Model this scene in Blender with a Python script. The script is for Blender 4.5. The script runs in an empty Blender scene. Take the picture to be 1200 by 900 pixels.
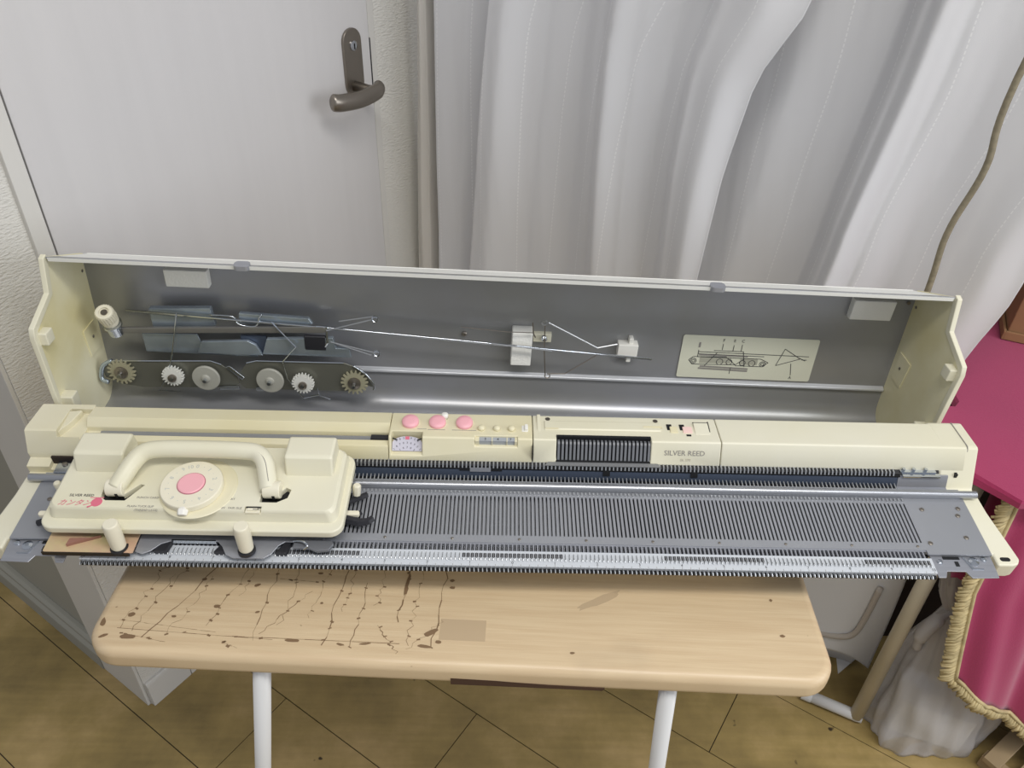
import bpy, bmesh, math, random
from mathutils import Vector, Matrix
random.seed(7)
C = bpy.context.scene.collection
S = bpy.context.scene
MM = 0.001
FZ = 760.0            # height of the machine's bed origin above the floor, mm

# ------------------------------------------------------------------ camera
YAW, PITCH, ROLL, FPX = 0.0212, 0.6377, 0.0338, 923.2
cam_d = bpy.data.cameras.new('camera'); cam = bpy.data.objects.new('camera', cam_d); C.objects.link(cam)
fwd0 = Vector((math.sin(YAW), math.cos(YAW), 0)); r0 = Vector((math.cos(YAW), -math.sin(YAW), 0)); up0 = Vector((0, 0, 1))
fw = fwd0*math.cos(PITCH) - up0*math.sin(PITCH); uu = up0*math.cos(PITCH) + fwd0*math.sin(PITCH)
rr = r0*math.cos(ROLL) + uu*math.sin(ROLL); u2 = uu*math.cos(ROLL) - r0*math.sin(ROLL)
cam.matrix_world = Matrix(((rr.x, u2.x, -fw.x, -11.06*MM), (rr.y, u2.y, -fw.y, -570.8*MM), (rr.z, u2.z, -fw.z, (638.8+FZ)*MM), (0, 0, 0, 1)))
cam_d.sensor_width = 36; cam_d.lens = FPX/1200*36; cam_d.clip_start = 0.02
S.camera = cam

# ------------------------------------------------------------------ light
w = bpy.data.worlds.new('world'); S.world = w; w.use_nodes = True
w.node_tree.nodes['Background'].inputs[0].default_value = (0.90, 0.93, 1.0, 1)
w.node_tree.nodes['Background'].inputs[1].default_value = 0.40
def area(name, loc, target, sx, sy, power, col):
    d = bpy.data.lights.new(name, 'AREA'); d.shape = 'RECTANGLE'; d.size = sx; d.size_y = sy; d.energy = power; d.color = col
    o = bpy.data.objects.new(name, d); C.objects.link(o); o.location = loc
    o.rotation_euler = (Vector(target)-Vector(loc)).to_track_quat('-Z', 'Y').to_euler()
    return o
area('ceiling_lamp_light', (0.3, -0.75, 2.7), (0.3, -0.74, 0), 1.3, 0.35, 23, (1.0, 0.97, 0.92))
area('ceiling_lamp_light', (1.4, -1.0, 2.75), (1.4, -0.99, 0), 1.3, 0.5, 17, (0.96, 0.98, 1.0))
area('window_light', (2.7, -1.1, 1.6), (0.0, 0.3, 0.8), 1.6, 1.4, 30, (0.95, 0.97, 1.0))
S.view_settings.view_transform = 'Standard'; S.view_settings.look = 'None'
S.view_settings.gamma = 1; S.view_settings.exposure = 0.0; S.view_settings.use_curve_mapping = False

# ------------------------------------------------------------------ materials
def lin(h):
    h = h.lstrip('#'); v = [int(h[i:i+2], 16)/255 for i in (0, 2, 4)]
    return tuple((c/12.92 if c <= .04045 else ((c+.055)/1.055)**2.4) for c in v) + (1,)
MATS = {}
def mat(name, col, rough=.5, metal=0, noise=0, nscale=8, bump=0, bscale=200, spec=.5, stretch=None, col2=None, **kw):
    m = bpy.data.materials.new(name); m.use_nodes = True; nt = m.node_tree; b = nt.nodes['Principled BSDF']
    b.inputs['Base Color'].default_value = lin(col); b.inputs['Roughness'].default_value = rough
    b.inputs['Metallic'].default_value = metal; b.inputs['Specular IOR Level'].default_value = spec
    for k, v in kw.items(): b.inputs[k.replace('_', ' ')].default_value = v
    tc = nt.nodes.new('ShaderNodeTexCoord'); mp = nt.nodes.new('ShaderNodeMapping')
    nt.links.new(tc.outputs['Object'], mp.inputs[0])
    if stretch: mp.inputs['Scale'].default_value = stretch
    if noise or col2:
        n = nt.nodes.new('ShaderNodeTexNoise'); n.inputs['Scale'].default_value = nscale; n.inputs['Detail'].default_value = 5
        nt.links.new(mp.outputs[0], n.inputs['Vector'])
        r = nt.nodes.new('ShaderNodeMapRange'); r.inputs[1].default_value = .35; r.inputs[2].default_value = .65
        nt.links.new(n.outputs['Fac'], r.inputs[0])
        mx = nt.nodes.new('ShaderNodeMix'); mx.data_type = 'RGBA'
        c = lin(col); mx.inputs[6].default_value = c
        mx.inputs[7].default_value = lin(col2) if col2 else tuple(x*(1-noise) for x in c[:3])+(1,)
        nt.links.new(r.outputs[0], mx.inputs[0]); nt.links.new(mx.outputs[2], b.inputs['Base Color'])
    if bump:
        n2 = nt.nodes.new('ShaderNodeTexNoise'); n2.inputs['Scale'].default_value = bscale; n2.inputs['Detail'].default_value = 3
        nt.links.new(mp.outputs[0], n2.inputs['Vector'])
        bm_ = nt.nodes.new('ShaderNodeBump'); bm_.inputs['Strength'].default_value = bump; bm_.inputs['Distance'].default_value = .002
        nt.links.new(n2.outputs['Fac'], bm_.inputs['Height']); nt.links.new(bm_.outputs[0], b.inputs['Normal'])
    MATS[name] = m
    return m
cream = mat('cream_plastic', 'E4E0CC', .4, nscale=6, col2='E1DCC2')
creamy = mat('yellowed_plastic', 'E5DFC5', .42, col2='DFD6B0', nscale=5)
capm = mat('yellowed_cap_plastic', 'F1ECCE', .45, col2='DDD3A2', nscale=7)
knobm = mat('ivory_plastic', 'E8E2CC', .4)
whitep = mat('white_plastic', 'EEECE4', .45)
rimm = mat('white_enamel', 'F2F2EC', .4)
pink = mat('pink_plastic', 'F0B0B8', .4)
pale_pink = mat('pale_pink_plastic', 'F0CFC6', .45)
dark = mat('dark_void', '0E0F12', .6)
blk = mat('black_plastic', '25252A', .45)
steel = mat('brushed_steel', 'A9ABB2', .35, .5, noise=.10, nscale=14, stretch=(1, 20, 1))
steel2 = mat('bed_steel', 'A3A5AA', .4, .4, noise=.08, nscale=10)
chrome = mat('chrome', 'C9CED4', .14, 1.0)
bluech = mat('bluish_zinc', 'BAC6D0', .22, .7, noise=.3, nscale=20)
railm = mat('polished_rail', 'A6A8AD', .34, .7)
needlem = mat('needle_steel', 'BABCBE', .34, .8)
navy = mat('gunmetal_plate', '566072', .35, .5)
rulerm = mat('white_ruler_enamel', 'CCD0D5', .4, .1)
printm = mat('dark_print', '3C3C40', .6)
softprint = mat('grey_print', '8E8A84', .6)
redprint = mat('pink_print', 'DC7086', .6)
lidm = mat('lid_inner_steel', 'A3A4A9', .33, .45, col2='999996', nscale=5)
brass = mat('iridescent_brass', 'D8CA98', .3, .2, col2='D2AE92', nscale=30)
foam = mat('white_foam', 'F6F5EE', .9, bump=.3, bscale=300)
stick = mat('cream_label', 'D8D8C4', .5)
gearw = mat('white_gear', 'E2E2DC', .5)
grayw = mat('grey_wheel', 'A9A89E', .5)
dullw = mat('yellowish_brush', '9D9980', .7)
platem = mat('olive_grey_plate', '7A7A70', .35, .5)
doorw = mat('door_white', 'D2D0D0', .5, noise=.03, nscale=5, stretch=(6, 6, .5), bump=.08, bscale=30)
trimw = mat('trim_white', 'D6D4CF', .5, noise=.05, nscale=5)
paper = mat('textured_wallpaper', 'DAD8D2', .85, bump=1.0, bscale=160, stretch=(.7, .7, 2.2))
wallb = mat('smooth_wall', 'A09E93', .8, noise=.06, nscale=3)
nickel = mat('satin_nickel', '8E877E', .33, .85)
tubew = mat('white_tube_paint', 'D9D9D8', .35)
beiget = mat('beige_tube_paint', 'C9BFA8', .45, noise=.08, nscale=12)
magenta = mat('magenta_cloth', 'A82A5C', .75, noise=.08, nscale=5, bump=.2, bscale=400, Sheen_Weight=.3)
fringe = mat('gold_fringe', 'CDBB8C', .8, noise=.25, nscale=60)
card = mat('cardboard', '9A7350', .85, noise=.12, nscale=9)
brown = mat('dark_brown_matte', '2A1E18', .7)
slatm = mat('pale_wood_slat', 'A58E6C', .7, noise=.15, nscale=10)
cordm = mat('braided_cord', '8F8670', .85, noise=.25, nscale=120)
gapm = mat('gap_dark', '3A342E', .9)
wcloth = mat('white_cotton', 'DADADA', .85, noise=.03, nscale=4)
pipem = mat('grey_beige_piping', 'B6AEA4', .8)
bare = mat('bare_chipboard', '4A3322', .9)

def plank_mat():
    m = mat('worn_vinyl_floor', '7C6A40', .42, col2='6A5A36', nscale=2.2)
    nt = m.node_tree; b = nt.nodes['Principled BSDF']; old = b.inputs['Base Color'].links[0].from_socket
    tc = nt.nodes.new('ShaderNodeTexCoord'); mp = nt.nodes.new('ShaderNodeMapping'); mp.inputs['Scale'].default_value = (2.5, 2.5, 2.5)
    geo = nt.nodes.new('ShaderNodeNewGeometry'); nt.links.new(geo.outputs['Position'], mp.inputs[0])
    n = nt.nodes.new('ShaderNodeTexNoise'); n.inputs['Scale'].default_value = 1.7; n.inputs['Detail'].default_value = 7; n.inputs['Roughness'].default_value = .62
    nt.links.new(mp.outputs[0], n.inputs['Vector'])
    cr = nt.nodes.new('ShaderNodeValToRGB'); e = cr.color_ramp.elements
    e[0].position = .32; e[0].color = lin('806E44'); e[1].position = .68; e[1].color = lin('BDA270')
    x = cr.color_ramp.elements.new(.5); x.color = lin('9F8955')
    nt.links.new(n.outputs['Fac'], cr.inputs[0]); 
    mp2 = nt.nodes.new('ShaderNodeMapping'); mp2.inputs['Rotation'].default_value = (0, 0, .6); mp2.inputs['Scale'].default_value = (3, 60, 1)
    nt.links.new(geo.outputs['Position'], mp2.inputs[0])
    n2 = nt.nodes.new('ShaderNodeTexNoise'); n2.inputs['Scale'].default_value = 1.5; n2.inputs['Detail'].default_value = 4
    nt.links.new(mp2.outputs[0], n2.inputs['Vector'])
    mr = nt.nodes.new('ShaderNodeMapRange'); mr.inputs[1].default_value = .35; mr.inputs[2].default_value = .7; mr.inputs[3].default_value = .92; mr.inputs[4].default_value = 1.05
    nt.links.new(n2.outputs['Fac'], mr.inputs[0])
    mx = nt.nodes.new('ShaderNodeVectorMath'); mx.operation = 'SCALE'
    nt.links.new(cr.outputs[0], mx.inputs[0]); nt.links.new(mr.outputs[0], mx.inputs['Scale'])
    # dark blots and scuffs
    v = nt.nodes.new('ShaderNodeTexNoise'); v.inputs['Scale'].default_value = 26; v.inputs['Detail'].default_value = 2
    nt.links.new(geo.outputs['Position'], v.inputs['Vector'])
    st = nt.nodes.new('ShaderNodeMapRange'); st.inputs[1].default_value = .75; st.inputs[2].default_value = .78
    nt.links.new(v.outputs['Fac'], st.inputs[0])
    mm_ = nt.nodes.new('ShaderNodeMix'); mm_.data_type = 'RGBA'; mm_.inputs[7].default_value = lin('3A2E20')
    nt.links.new(st.outputs[0], mm_.inputs[0]); nt.links.new(mx.outputs[0], mm_.inputs[6])
    nt.links.new(mm_.outputs[2], b.inputs['Base Color'])
    return m
plankm = plank_mat()

def table_mat():
    m = mat('pale_oak_laminate', 'D9BC8C', .38, bump=.12, bscale=12, stretch=(1.5, 60, 1))
    nt = m.node_tree; b = nt.nodes['Principled BSDF']
    tc = nt.nodes.new('ShaderNodeTexCoord')
    mp = nt.nodes.new('ShaderNodeMapping'); mp.inputs['Scale'].default_value = (3, 55, 1); nt.links.new(tc.outputs['Object'], mp.inputs[0])
    n = nt.nodes.new('ShaderNodeTexNoise'); n.inputs['Scale'].default_value = 3; n.inputs['Detail'].default_value = 6
    nt.links.new(mp.outputs[0], n.inputs['Vector'])
    cr = nt.nodes.new('ShaderNodeValToRGB'); e = cr.color_ramp.elements
    e[0].position = .35; e[0].color = lin('CFB692'); e[1].position = .65; e[1].color = lin('D8C19D')
    nt.links.new(n.outputs['Fac'], cr.inputs[0])
    # broad stains
    n2 = nt.nodes.new('ShaderNodeTexNoise'); n2.inputs['Scale'].default_value = 7; n2.inputs['Detail'].default_value = 3
    nt.links.new(tc.outputs['Object'], n2.inputs['Vector'])
    mr = nt.nodes.new('ShaderNodeMapRange'); mr.inputs[1].default_value = .6; mr.inputs[2].default_value = .8; mr.inputs[4].default_value = .4
    nt.links.new(n2.outputs['Fac'], mr.inputs[0])
    a = nt.nodes.new('ShaderNodeMix'); a.data_type = 'RGBA'; a.inputs[7].default_value = lin('9C8A74')
    nt.links.new(mr.outputs[0], a.inputs[0]); nt.links.new(cr.outputs[0], a.inputs[6])
    # small specks
    n3 = nt.nodes.new('ShaderNodeTexNoise'); n3.inputs['Scale'].default_value = 70; n3.inputs['Detail'].default_value = 1
    nt.links.new(tc.outputs['Object'], n3.inputs['Vector'])
    m3 = nt.nodes.new('ShaderNodeMapRange'); m3.inputs[1].default_value = .79; m3.inputs[2].default_value = .81; m3.inputs[4].default_value = .8
    nt.links.new(n3.outputs['Fac'], m3.inputs[0])
    c2 = nt.nodes.new('ShaderNodeMix'); c2.data_type = 'RGBA'; c2.inputs[7].default_value = lin('6B4A30')
    nt.links.new(m3.outputs[0], c2.inputs[0]); nt.links.new(a.outputs[2], c2.inputs[6])
    nt.links.new(c2.outputs[2], b.inputs['Base Color'])
    return m
tablem = table_mat()
crackm = mat('dark_crack', '80664A', .7)
smudge = mat('grey_scuff', 'BDA686', .6)

def curtain_mat(name, col):
    m = mat(name, col, .7, Sheen_Weight=.25)
    nt = m.node_tree; b = nt.nodes['Principled BSDF']; out = nt.nodes['Material Output']
    uv = nt.nodes.new('ShaderNodeUVMap'); sx = nt.nodes.new('ShaderNodeSeparateXYZ'); nt.links.new(uv.outputs[0], sx.inputs[0])
    def M(op, a, bb=None):
        n = nt.nodes.new('ShaderNodeMath'); n.operation = op
        for i, v in enumerate((a, bb)):
            if v is None: continue
            if isinstance(v, (int, float)): n.inputs[i].default_value = v
            else: nt.links.new(v, n.inputs[i])
        return n.outputs[0]
    fx = M('FRACT', M('DIVIDE', sx.outputs[0], .078)); line = M('LESS_THAN', M('ABSOLUTE', M('SUBTRACT', fx, .5)), .011)
    dash = M('GREATER_THAN', M('FRACT', M('DIVIDE', sx.outputs[1], .007)), .35)
    stitch = M('MULTIPLY', line, dash)
    wv = nt.nodes.new('ShaderNodeTexNoise'); wv.inputs['Scale'].default_value = 900; wv.inputs['Detail'].default_value = 1
    nt.links.new(uv.outputs[0], wv.inputs['Vector'])
    mx = nt.nodes.new('ShaderNodeMix'); mx.data_type = 'RGBA'; mx.inputs[6].default_value = lin(col); mx.inputs[7].default_value = (1, 1, 1, 1)
    nt.links.new(M('MULTIPLY', stitch, .55), mx.inputs[0]); nt.links.new(mx.outputs[2], b.inputs['Base Color'])
    bp = nt.nodes.new('ShaderNodeBump'); bp.inputs['Strength'].default_value = .15; bp.inputs['Distance'].default_value = .001
    nt.links.new(wv.outputs['Fac'], bp.inputs['Height']); nt.links.new(bp.outputs[0], b.inputs['Normal'])
    tr = nt.nodes.new('ShaderNodeBsdfTranslucent'); tr.inputs[0].default_value = lin(col)
    ms = nt.nodes.new('ShaderNodeMixShader'); ms.inputs[0].default_value = .12
    nt.links.new(b.outputs[0], ms.inputs[1]); nt.links.new(tr.outputs[0], ms.inputs[2]); nt.links.new(ms.outputs[0], out.inputs[0])
    return m
curt = curtain_mat('satin_curtain', 'E2E2E4'); curt_b = curtain_mat('beige_curtain', 'DDD9D2')
def bag_mat():
    m = mat('thin_plastic_film', 'CFCCCC', .3); nt = m.node_tree; b = nt.nodes['Principled BSDF']; out = nt.nodes['Material Output']
    t = nt.nodes.new('ShaderNodeBsdfTransparent'); ms = nt.nodes.new('ShaderNodeMixShader'); ms.inputs[0].default_value = .6
    nt.links.new(t.outputs[0], ms.inputs[1]); nt.links.new(b.outputs[0], ms.inputs[2]); nt.links.new(ms.outputs[0], out.inputs[0])
    return m
bagm = bag_mat()

# ------------------------------------------------------------------ helpers (all coordinates in mm)
def empty(name, loc=(0, 0, 0), rot=(0, 0, 0), label=None, cat=None, group=None):
    o = bpy.data.objects.new(name, None); C.objects.link(o); o.location = Vector(loc)*MM; o.rotation_euler = rot
    o.empty_display_size = .02
    tag(o, label, cat, group); return o
def tag(o, label=None, cat=None, group=None, kind=None):
    if label: o['label'] = label
    if cat: o['category'] = cat
    if group: o['group'] = group
    if kind: o['kind'] = kind
    return o
def link(name, me, m, parent=None, smooth=False, bevel=0, seg=2, label=None, kind=None):
    o = bpy.data.objects.new(name, me); C.objects.link(o)
    if m: me.materials.append(m)
    if parent is not None: o.parent = parent
    if smooth:
        me.polygons.foreach_set('use_smooth', [True]*len(me.polygons))
    if bevel:
        md = o.modifiers.new('bevel', 'BEVEL'); md.width = bevel*MM; md.segments = seg; md.limit_method = 'ANGLE'; md.angle_limit = .6
        me.polygons.foreach_set('use_smooth', [True]*len(me.polygons)); wn = o.modifiers.new('wn', 'WEIGHTED_NORMAL')
    tag(o, label, None, None, kind)
    return o
def fin(name, bm, m, parent=None, off=(0, 0, 0), **kw):
    o_ = Vector(off)
    for v in bm.verts: v.co = (v.co - o_)*MM
    bmesh.ops.recalc_face_normals(bm, faces=bm.faces)
    me = bpy.data.meshes.new(name); bm.to_mesh(me); bm.free()
    o = link(name, me, m, parent, **kw); o.location = o_*MM
    return o
def box(bm, x0, x1, y0, y1, z0, z1):
    vs = [bm.verts.new((x, y, z)) for x in (x0, x1) for y in (y0, y1) for z in (z0, z1)]
    for f in ((0, 1, 3, 2), (4, 6, 7, 5), (0, 4, 5, 1), (2, 3, 7, 6), (0, 2, 6, 4), (1, 5, 7, 3)): bm.faces.new([vs[i] for i in f])
    return vs
def prism(bm, pts, axis, a, b):
    """extrude a 2-D polygon along an axis: 'x' -> pts are (y,z); 'y' -> (x,z); 'z' -> (x,y)"""
    def P(p, t): return {'x': (t, p[0], p[1]), 'y': (p[0], t, p[1]), 'z': (p[0], p[1], t)}[axis]
    A = [bm.verts.new(P(p, a)) for p in pts]; B = [bm.verts.new(P(p, b)) for p in pts]; n = len(pts)
    bm.faces.new(A); bm.faces.new(B[::-1])
    for i in range(n): bm.faces.new((A[i], A[(i+1) % n], B[(i+1) % n], B[i]))
def rrect(x0, x1, y0, y1, r, n=6):
    out = []
    for cx, cy, a0 in ((x1-r, y1-r, 0), (x0+r, y1-r, 90), (x0+r, y0+r, 180), (x1-r, y0+r, 270)):
        for k in range(n+1):
            t = math.radians(a0 + 90*k/n); out.append((cx+r*math.cos(t), cy+r*math.sin(t)))
    return out
def tube(bm, pts, r, n=10, closed=False):
    pts = [Vector(p) for p in pts]; rings = []
    L = len(pts); prev = None
    for i, p in enumerate(pts):
        a = pts[i-1] if (i > 0 or closed) else p; b = pts[(i+1) % L] if (i < L-1 or closed) else p
        t = (b-a).normalized()
        if prev is None:
            h = Vector((0, 0, 1)) if abs(t.z) < .9 else Vector((0, 1, 0)); u = t.cross(h).normalized()
        else: u = (prev - t*prev.dot(t)).normalized()
        prev = u; v = t.cross(u); rad = r[i] if isinstance(r, (list, tuple)) else r
        rings.append([bm.verts.new(p + (u*math.cos(2*math.pi*k/n) + v*math.sin(2*math.pi*k/n))*rad) for k in range(n)])
    for i in range(L if closed else L-1):
        A, B = rings[i], rings[(i+1) % L]
        for k in range(n): bm.faces.new((A[k], A[(k+1) % n], B[(k+1) % n], B[k]))
    if not closed: bm.faces.new(rings[0][::-1]); bm.faces.new(rings[-1])
def lathe(bm, prof, c=(0, 0, 0), ax=(0, 0, 1), n=32):
    """prof: (radius, height) pairs along the axis"""
    c = Vector(c); q = Vector(ax).normalized().to_track_quat('Z', 'Y'); rings = []
    for r, h in prof:
        rings.append([bm.verts.new(c + q @ Vector((r*math.cos(2*math.pi*k/n), r*math.sin(2*math.pi*k/n), h))) for k in range(n)])
    for A, B in zip(rings, rings[1:]):
        for k in range(n): bm.faces.new((A[k], A[(k+1) % n], B[(k+1) % n], B[k]))
    bm.faces.new(rings[0][::-1]); bm.faces.new(rings[-1])
def smooth_path(pts, n=6):
    P = [Vector(p) for p in pts]; out = []
    for i in range(len(P)-1):
        a, b, c, d = P[max(i-1, 0)], P[i], P[i+1], P[min(i+2, len(P)-1)]
        for k in range(n):
            t = k/n; out.append(.5*((2*b)+(c-a)*t+(2*a-5*b+4*c-d)*t*t+(-a+3*b-3*c+d)*t**3))
    out.append(P[-1]); return out
def gear(bm, c, ax, r0, r1, h, teeth):
    c = Vector(c); q = Vector(ax).normalized().to_track_quat('Z', 'Y'); n = teeth*4; A = []; B = []
    for k in range(n):
        r = r1 if k % 4 in (0, 1) else r0; t = 2*math.pi*k/n
        A.append(bm.verts.new(c+q @ Vector((r*math.cos(t), r*math.sin(t), 0)))); B.append(bm.verts.new(c+q @ Vector((r*math.cos(t), r*math.sin(t), h))))
    bm.faces.new(A[::-1]); bm.faces.new(B)
    for k in range(n): bm.faces.new((A[k], A[(k+1) % n], B[(k+1) % n], B[k]))
def cut(o, cutters):
    """subtract real recesses from an object's mesh"""
    bm = bmesh.new()
    for fn in cutters: fn(bm)
    for v in bm.verts: v.co = v.co*MM - o.location
    bmesh.ops.recalc_face_normals(bm, faces=bm.faces)
    me = bpy.data.meshes.new('cut'); bm.to_mesh(me); bm.free()
    c = bpy.data.objects.new('cut', me); C.objects.link(c)
    if o.parent: c.parent = o.parent
    c.location = o.location
    md = o.modifiers.new('b', 'BOOLEAN'); md.object = c; md.solver = 'EXACT'; md.use_self = True
    mods = [(m_.name) for m_ in o.modifiers if m_.type != 'BOOLEAN']
    for m_ in o.modifiers:
        if m_.type != 'BOOLEAN': m_.show_viewport = False
    dg = bpy.context.evaluated_depsgraph_get(); dg.update()
    nm = bpy.data.meshes.new_from_object(o.evaluated_get(dg))
    o.modifiers.remove(md); nm.name = o.data.name; o.data = nm
    for m_ in o.modifiers: m_.show_viewport = True
    bpy.data.objects.remove(c)
def text(name, s, size, m, parent, origin, xdir, ydir, align='CENTER', shear=0, thick=.15, label=None, width=1.0):
    cu = bpy.data.curves.new('t', 'FONT'); cu.body = s; cu.size = size*MM; cu.align_x = align; cu.align_y = 'CENTER'; cu.shear = shear
    cu.extrude = thick*MM/2; cu.resolution_u = 2
    t = bpy.data.objects.new('t', cu); C.objects.link(t)
    dg = bpy.context.evaluated_depsgraph_get(); dg.update()
    me = bpy.data.meshes.new_from_object(t.evaluated_get(dg)); bpy.data.objects.remove(t); bpy.data.curves.remove(cu)
    X = Vector(xdir).normalized(); Y = Vector(ydir).normalized(); Z = X.cross(Y)
    Mx = Matrix(((X.x*width, Y.x, Z.x, 0), (X.y*width, Y.y, Z.y, 0), (X.z*width, Y.z, Z.z, 0), (0, 0, 0, 1)))
    me.transform(Mx); me.name = name
    o = link(name, me, m, parent, label=label); o.location = Vector(origin)*MM
    return o
W = lambda x, y, z: (x, y, z+FZ)

# ------------------------------------------------------------------ room (own frame: x to the right along the curtain, y along the door wall)
ROOM = Matrix.Translation(Vector((-.657, .2707, 0))) @ Matrix.Rotation(-.5958, 4, 'Z')
def struct(name, bm, m, parent=None, **kw):
    o = fin(name, bm, m, parent, **kw)
    if parent is None: o.matrix_world = ROOM @ Matrix.Translation(o.location); o['kind'] = 'structure'
    return o
bm = bmesh.new(); box(bm, -1600, 2800, -2200, 2300, -30, -3); floor = struct('floor', bm, gapm)
for k in range(-10, 12):
    y0 = -30 + 184*k
    offs = {0: 198, 3: 912}.get(k, (k*517) % 1200)
    s = offs - 1200*3
    while s < 2800:
        a, b = max(s, -1600), min(s+1200, 2800); s += 1200
        if b-a < 20: continue
        bm = bmesh.new(); box(bm, a+.8, b-.8, y0+.8, y0+183.2, -3, 0)
        fin('plank', bm, plankm, floor, bevel=.4, seg=1)
# door wall (plane x=0): textured wallpaper with a door opening
bm = bmesh.new(); box(bm, -60, 0, 0, 85, 0, 2600); box(bm, -60, 0, 745, 2240, 0, 2600); box(bm, -60, 0, 85, 745, 2010, 2600)
wl = struct('wall_left', bm, paper)
bm = bmesh.new(); box(bm, -140, -2, -6, 0, 0, 2600); box(bm, -140, -62, 0, 30, 0, 2600); struct('trim_1', bm, trimw, bevel=1)
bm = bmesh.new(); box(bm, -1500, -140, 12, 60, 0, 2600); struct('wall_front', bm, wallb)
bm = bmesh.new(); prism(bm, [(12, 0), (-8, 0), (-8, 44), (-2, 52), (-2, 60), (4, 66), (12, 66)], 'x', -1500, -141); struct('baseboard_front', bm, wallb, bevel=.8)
bm = bmesh.new(); prism(bm, [(0, 0), (9, 0), (9, 58), (5, 66), (0, 66)], 'y', 1, 84); struct('baseboard_left', bm, trimw, bevel=.8)
bm = bmesh.new()
box(bm, -58, 9, 85, 107, 0, 2010); box(bm, -58, .5, 730.5, 746, 0, 2010); box(bm, -58, 9, 85, 746, 1985, 2012); tr_ = struct('trim_2', bm, trimw, bevel=1.2)
bm = bmesh.new(); box(bm, -58, -30, 107.5, 731.5, 0, 1985); struct('trim_3', bm, gapm)
bm = bmesh.new(); box(bm, -28, 3, 111.5, 727.5, 8, 1980)
door = struct('door_1', bm, doorw, bevel=1)
LZ = 994
bm = bmesh.new(); prism(bm, [(y, z) for y, z in rrect(660, 703, LZ-16, LZ+94, 21)], 'x', 3, 8)
pl = fin('escutcheon', bm, nickel, door, bevel=1)
bm = bmesh.new(); lathe(bm, [(8, 0), (8, 2), (5, 3)], (8, 683, LZ+66), (1, 0, 0), 20); cyl = fin('keyhole', bm, chrome, door, smooth=False)
bm = bmesh.new(); box(bm, 10.8, 11.6, 681.8, 684.2, LZ+61, LZ+70); fin('key_slot', bm, dark, cyl, off=(0, 0, 0)); cyl.children[0].location -= cyl.location
bm = bmesh.new(); lathe(bm, [(9, 0), (8, 30), (9, 46)], (8, 681, LZ), (1, 0, 0), 20)
lv = fin('lever', bm, nickel, door, smooth=True)
bm = bmesh.new(); tube(bm, smooth_path([(50, 694, LZ+3), (56, 680, LZ), (58, 640, LZ-2), (54, 598, LZ), (48, 580, LZ+3)]), [6, 9]+[10.5]*21+[9, 6], 14)
for v in bm.verts: v.co.z = (v.co.z-LZ)*1.35+LZ
fin('lever_grip', bm, nickel, door, smooth=True)
bm = bmesh.new(); box(bm, -2, 3.4, 727.5, 729.6, LZ-40, LZ+70); fin('latch_plate', bm, blk, door)
# far wall behind the curtain
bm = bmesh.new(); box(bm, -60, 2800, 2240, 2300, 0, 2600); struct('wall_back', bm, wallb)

# ------------------------------------------------------------------ curtains
def interp(kn, x, smoothf=True):
    if x <= kn[0][0]: return kn[0][1]
    for (a, va), (b, vb) in zip(kn, kn[1:]):
        if x <= b:
            t = (x-a)/(b-a)
            if smoothf: t = t*t*(3-2*t)
            return va+(vb-va)*t
    return kn[-1][1]
def curtain(name, y0, ridges, zt, zb, m, edgefn=None, nx=260, nz=70, seed=0, label=None, cat='curtain', group=None):
    """ridges: (s at z=1150, s at z=650, forward offset) left to right"""
    bm = bmesh.new(); uvl = bm.loops.layers.uv.new('uv'); grid = []; rnd = random.Random(seed)
    ph = [rnd.uniform(0, 6.28) for _ in range(8)]
    for j in range(nz+1):
        z = zt+(zb-zt)*j/nz; t = (1150-z)/500; row = []
        tt = max(min(t, 2.3), -.8)
        R = [(a+(b-a)*tt, o) for a, b, o in ridges]
        sl, sr = R[0][0], R[-1][0]
        if edgefn: sr2 = edgefn(z); R = [(s+(sr2-sr)*((s-sl)/(sr-sl))**3, o) for s, o in R]; sr = sr2
        for i in range(nx+1):
            s = sl+(sr-sl)*i/nx
            off = 1.35*interp(R, s)*(1+.12*math.sin(z*.006+ph[0]))
            off += 1.6*math.sin(s*.035+z*.004+ph[1])*math.sin(z*.011+ph[2]) + .7*math.sin(s*.11-z*.013+ph[3])*math.sin(z*.021+s*.01+ph[4])
            off += .15*math.sin(s*.3+z*.02+ph[5])
            row.append(bm.verts.new((s, y0-off, z)))
        grid.append(row)
    for j in range(nz):
        for i in range(nx):
            f = bm.faces.new((grid[j][i], grid[j+1][i], grid[j+1][i+1], grid[j][i+1]))
            for l, (ii, jj) in zip(f.loops, ((i, j), (i, j+1), (i+1, j+1), (i+1, j))): l[uvl].uv = (ii/nx*(ridges[-1][0]-ridges[0][0])*1.12*MM, jj/nz*(zt-zb)*MM)
    for v in bm.verts: v.co *= MM
    me = bpy.data.meshes.new(name); bm.to_mesh(me); bm.free()
    o = link(name, me, m, smooth=True); o.matrix_world = ROOM.copy()
    sd = o.modifiers.new('thick', 'SOLIDIFY'); sd.thickness = .0012
    return tag(o, label, cat, group)
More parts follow.
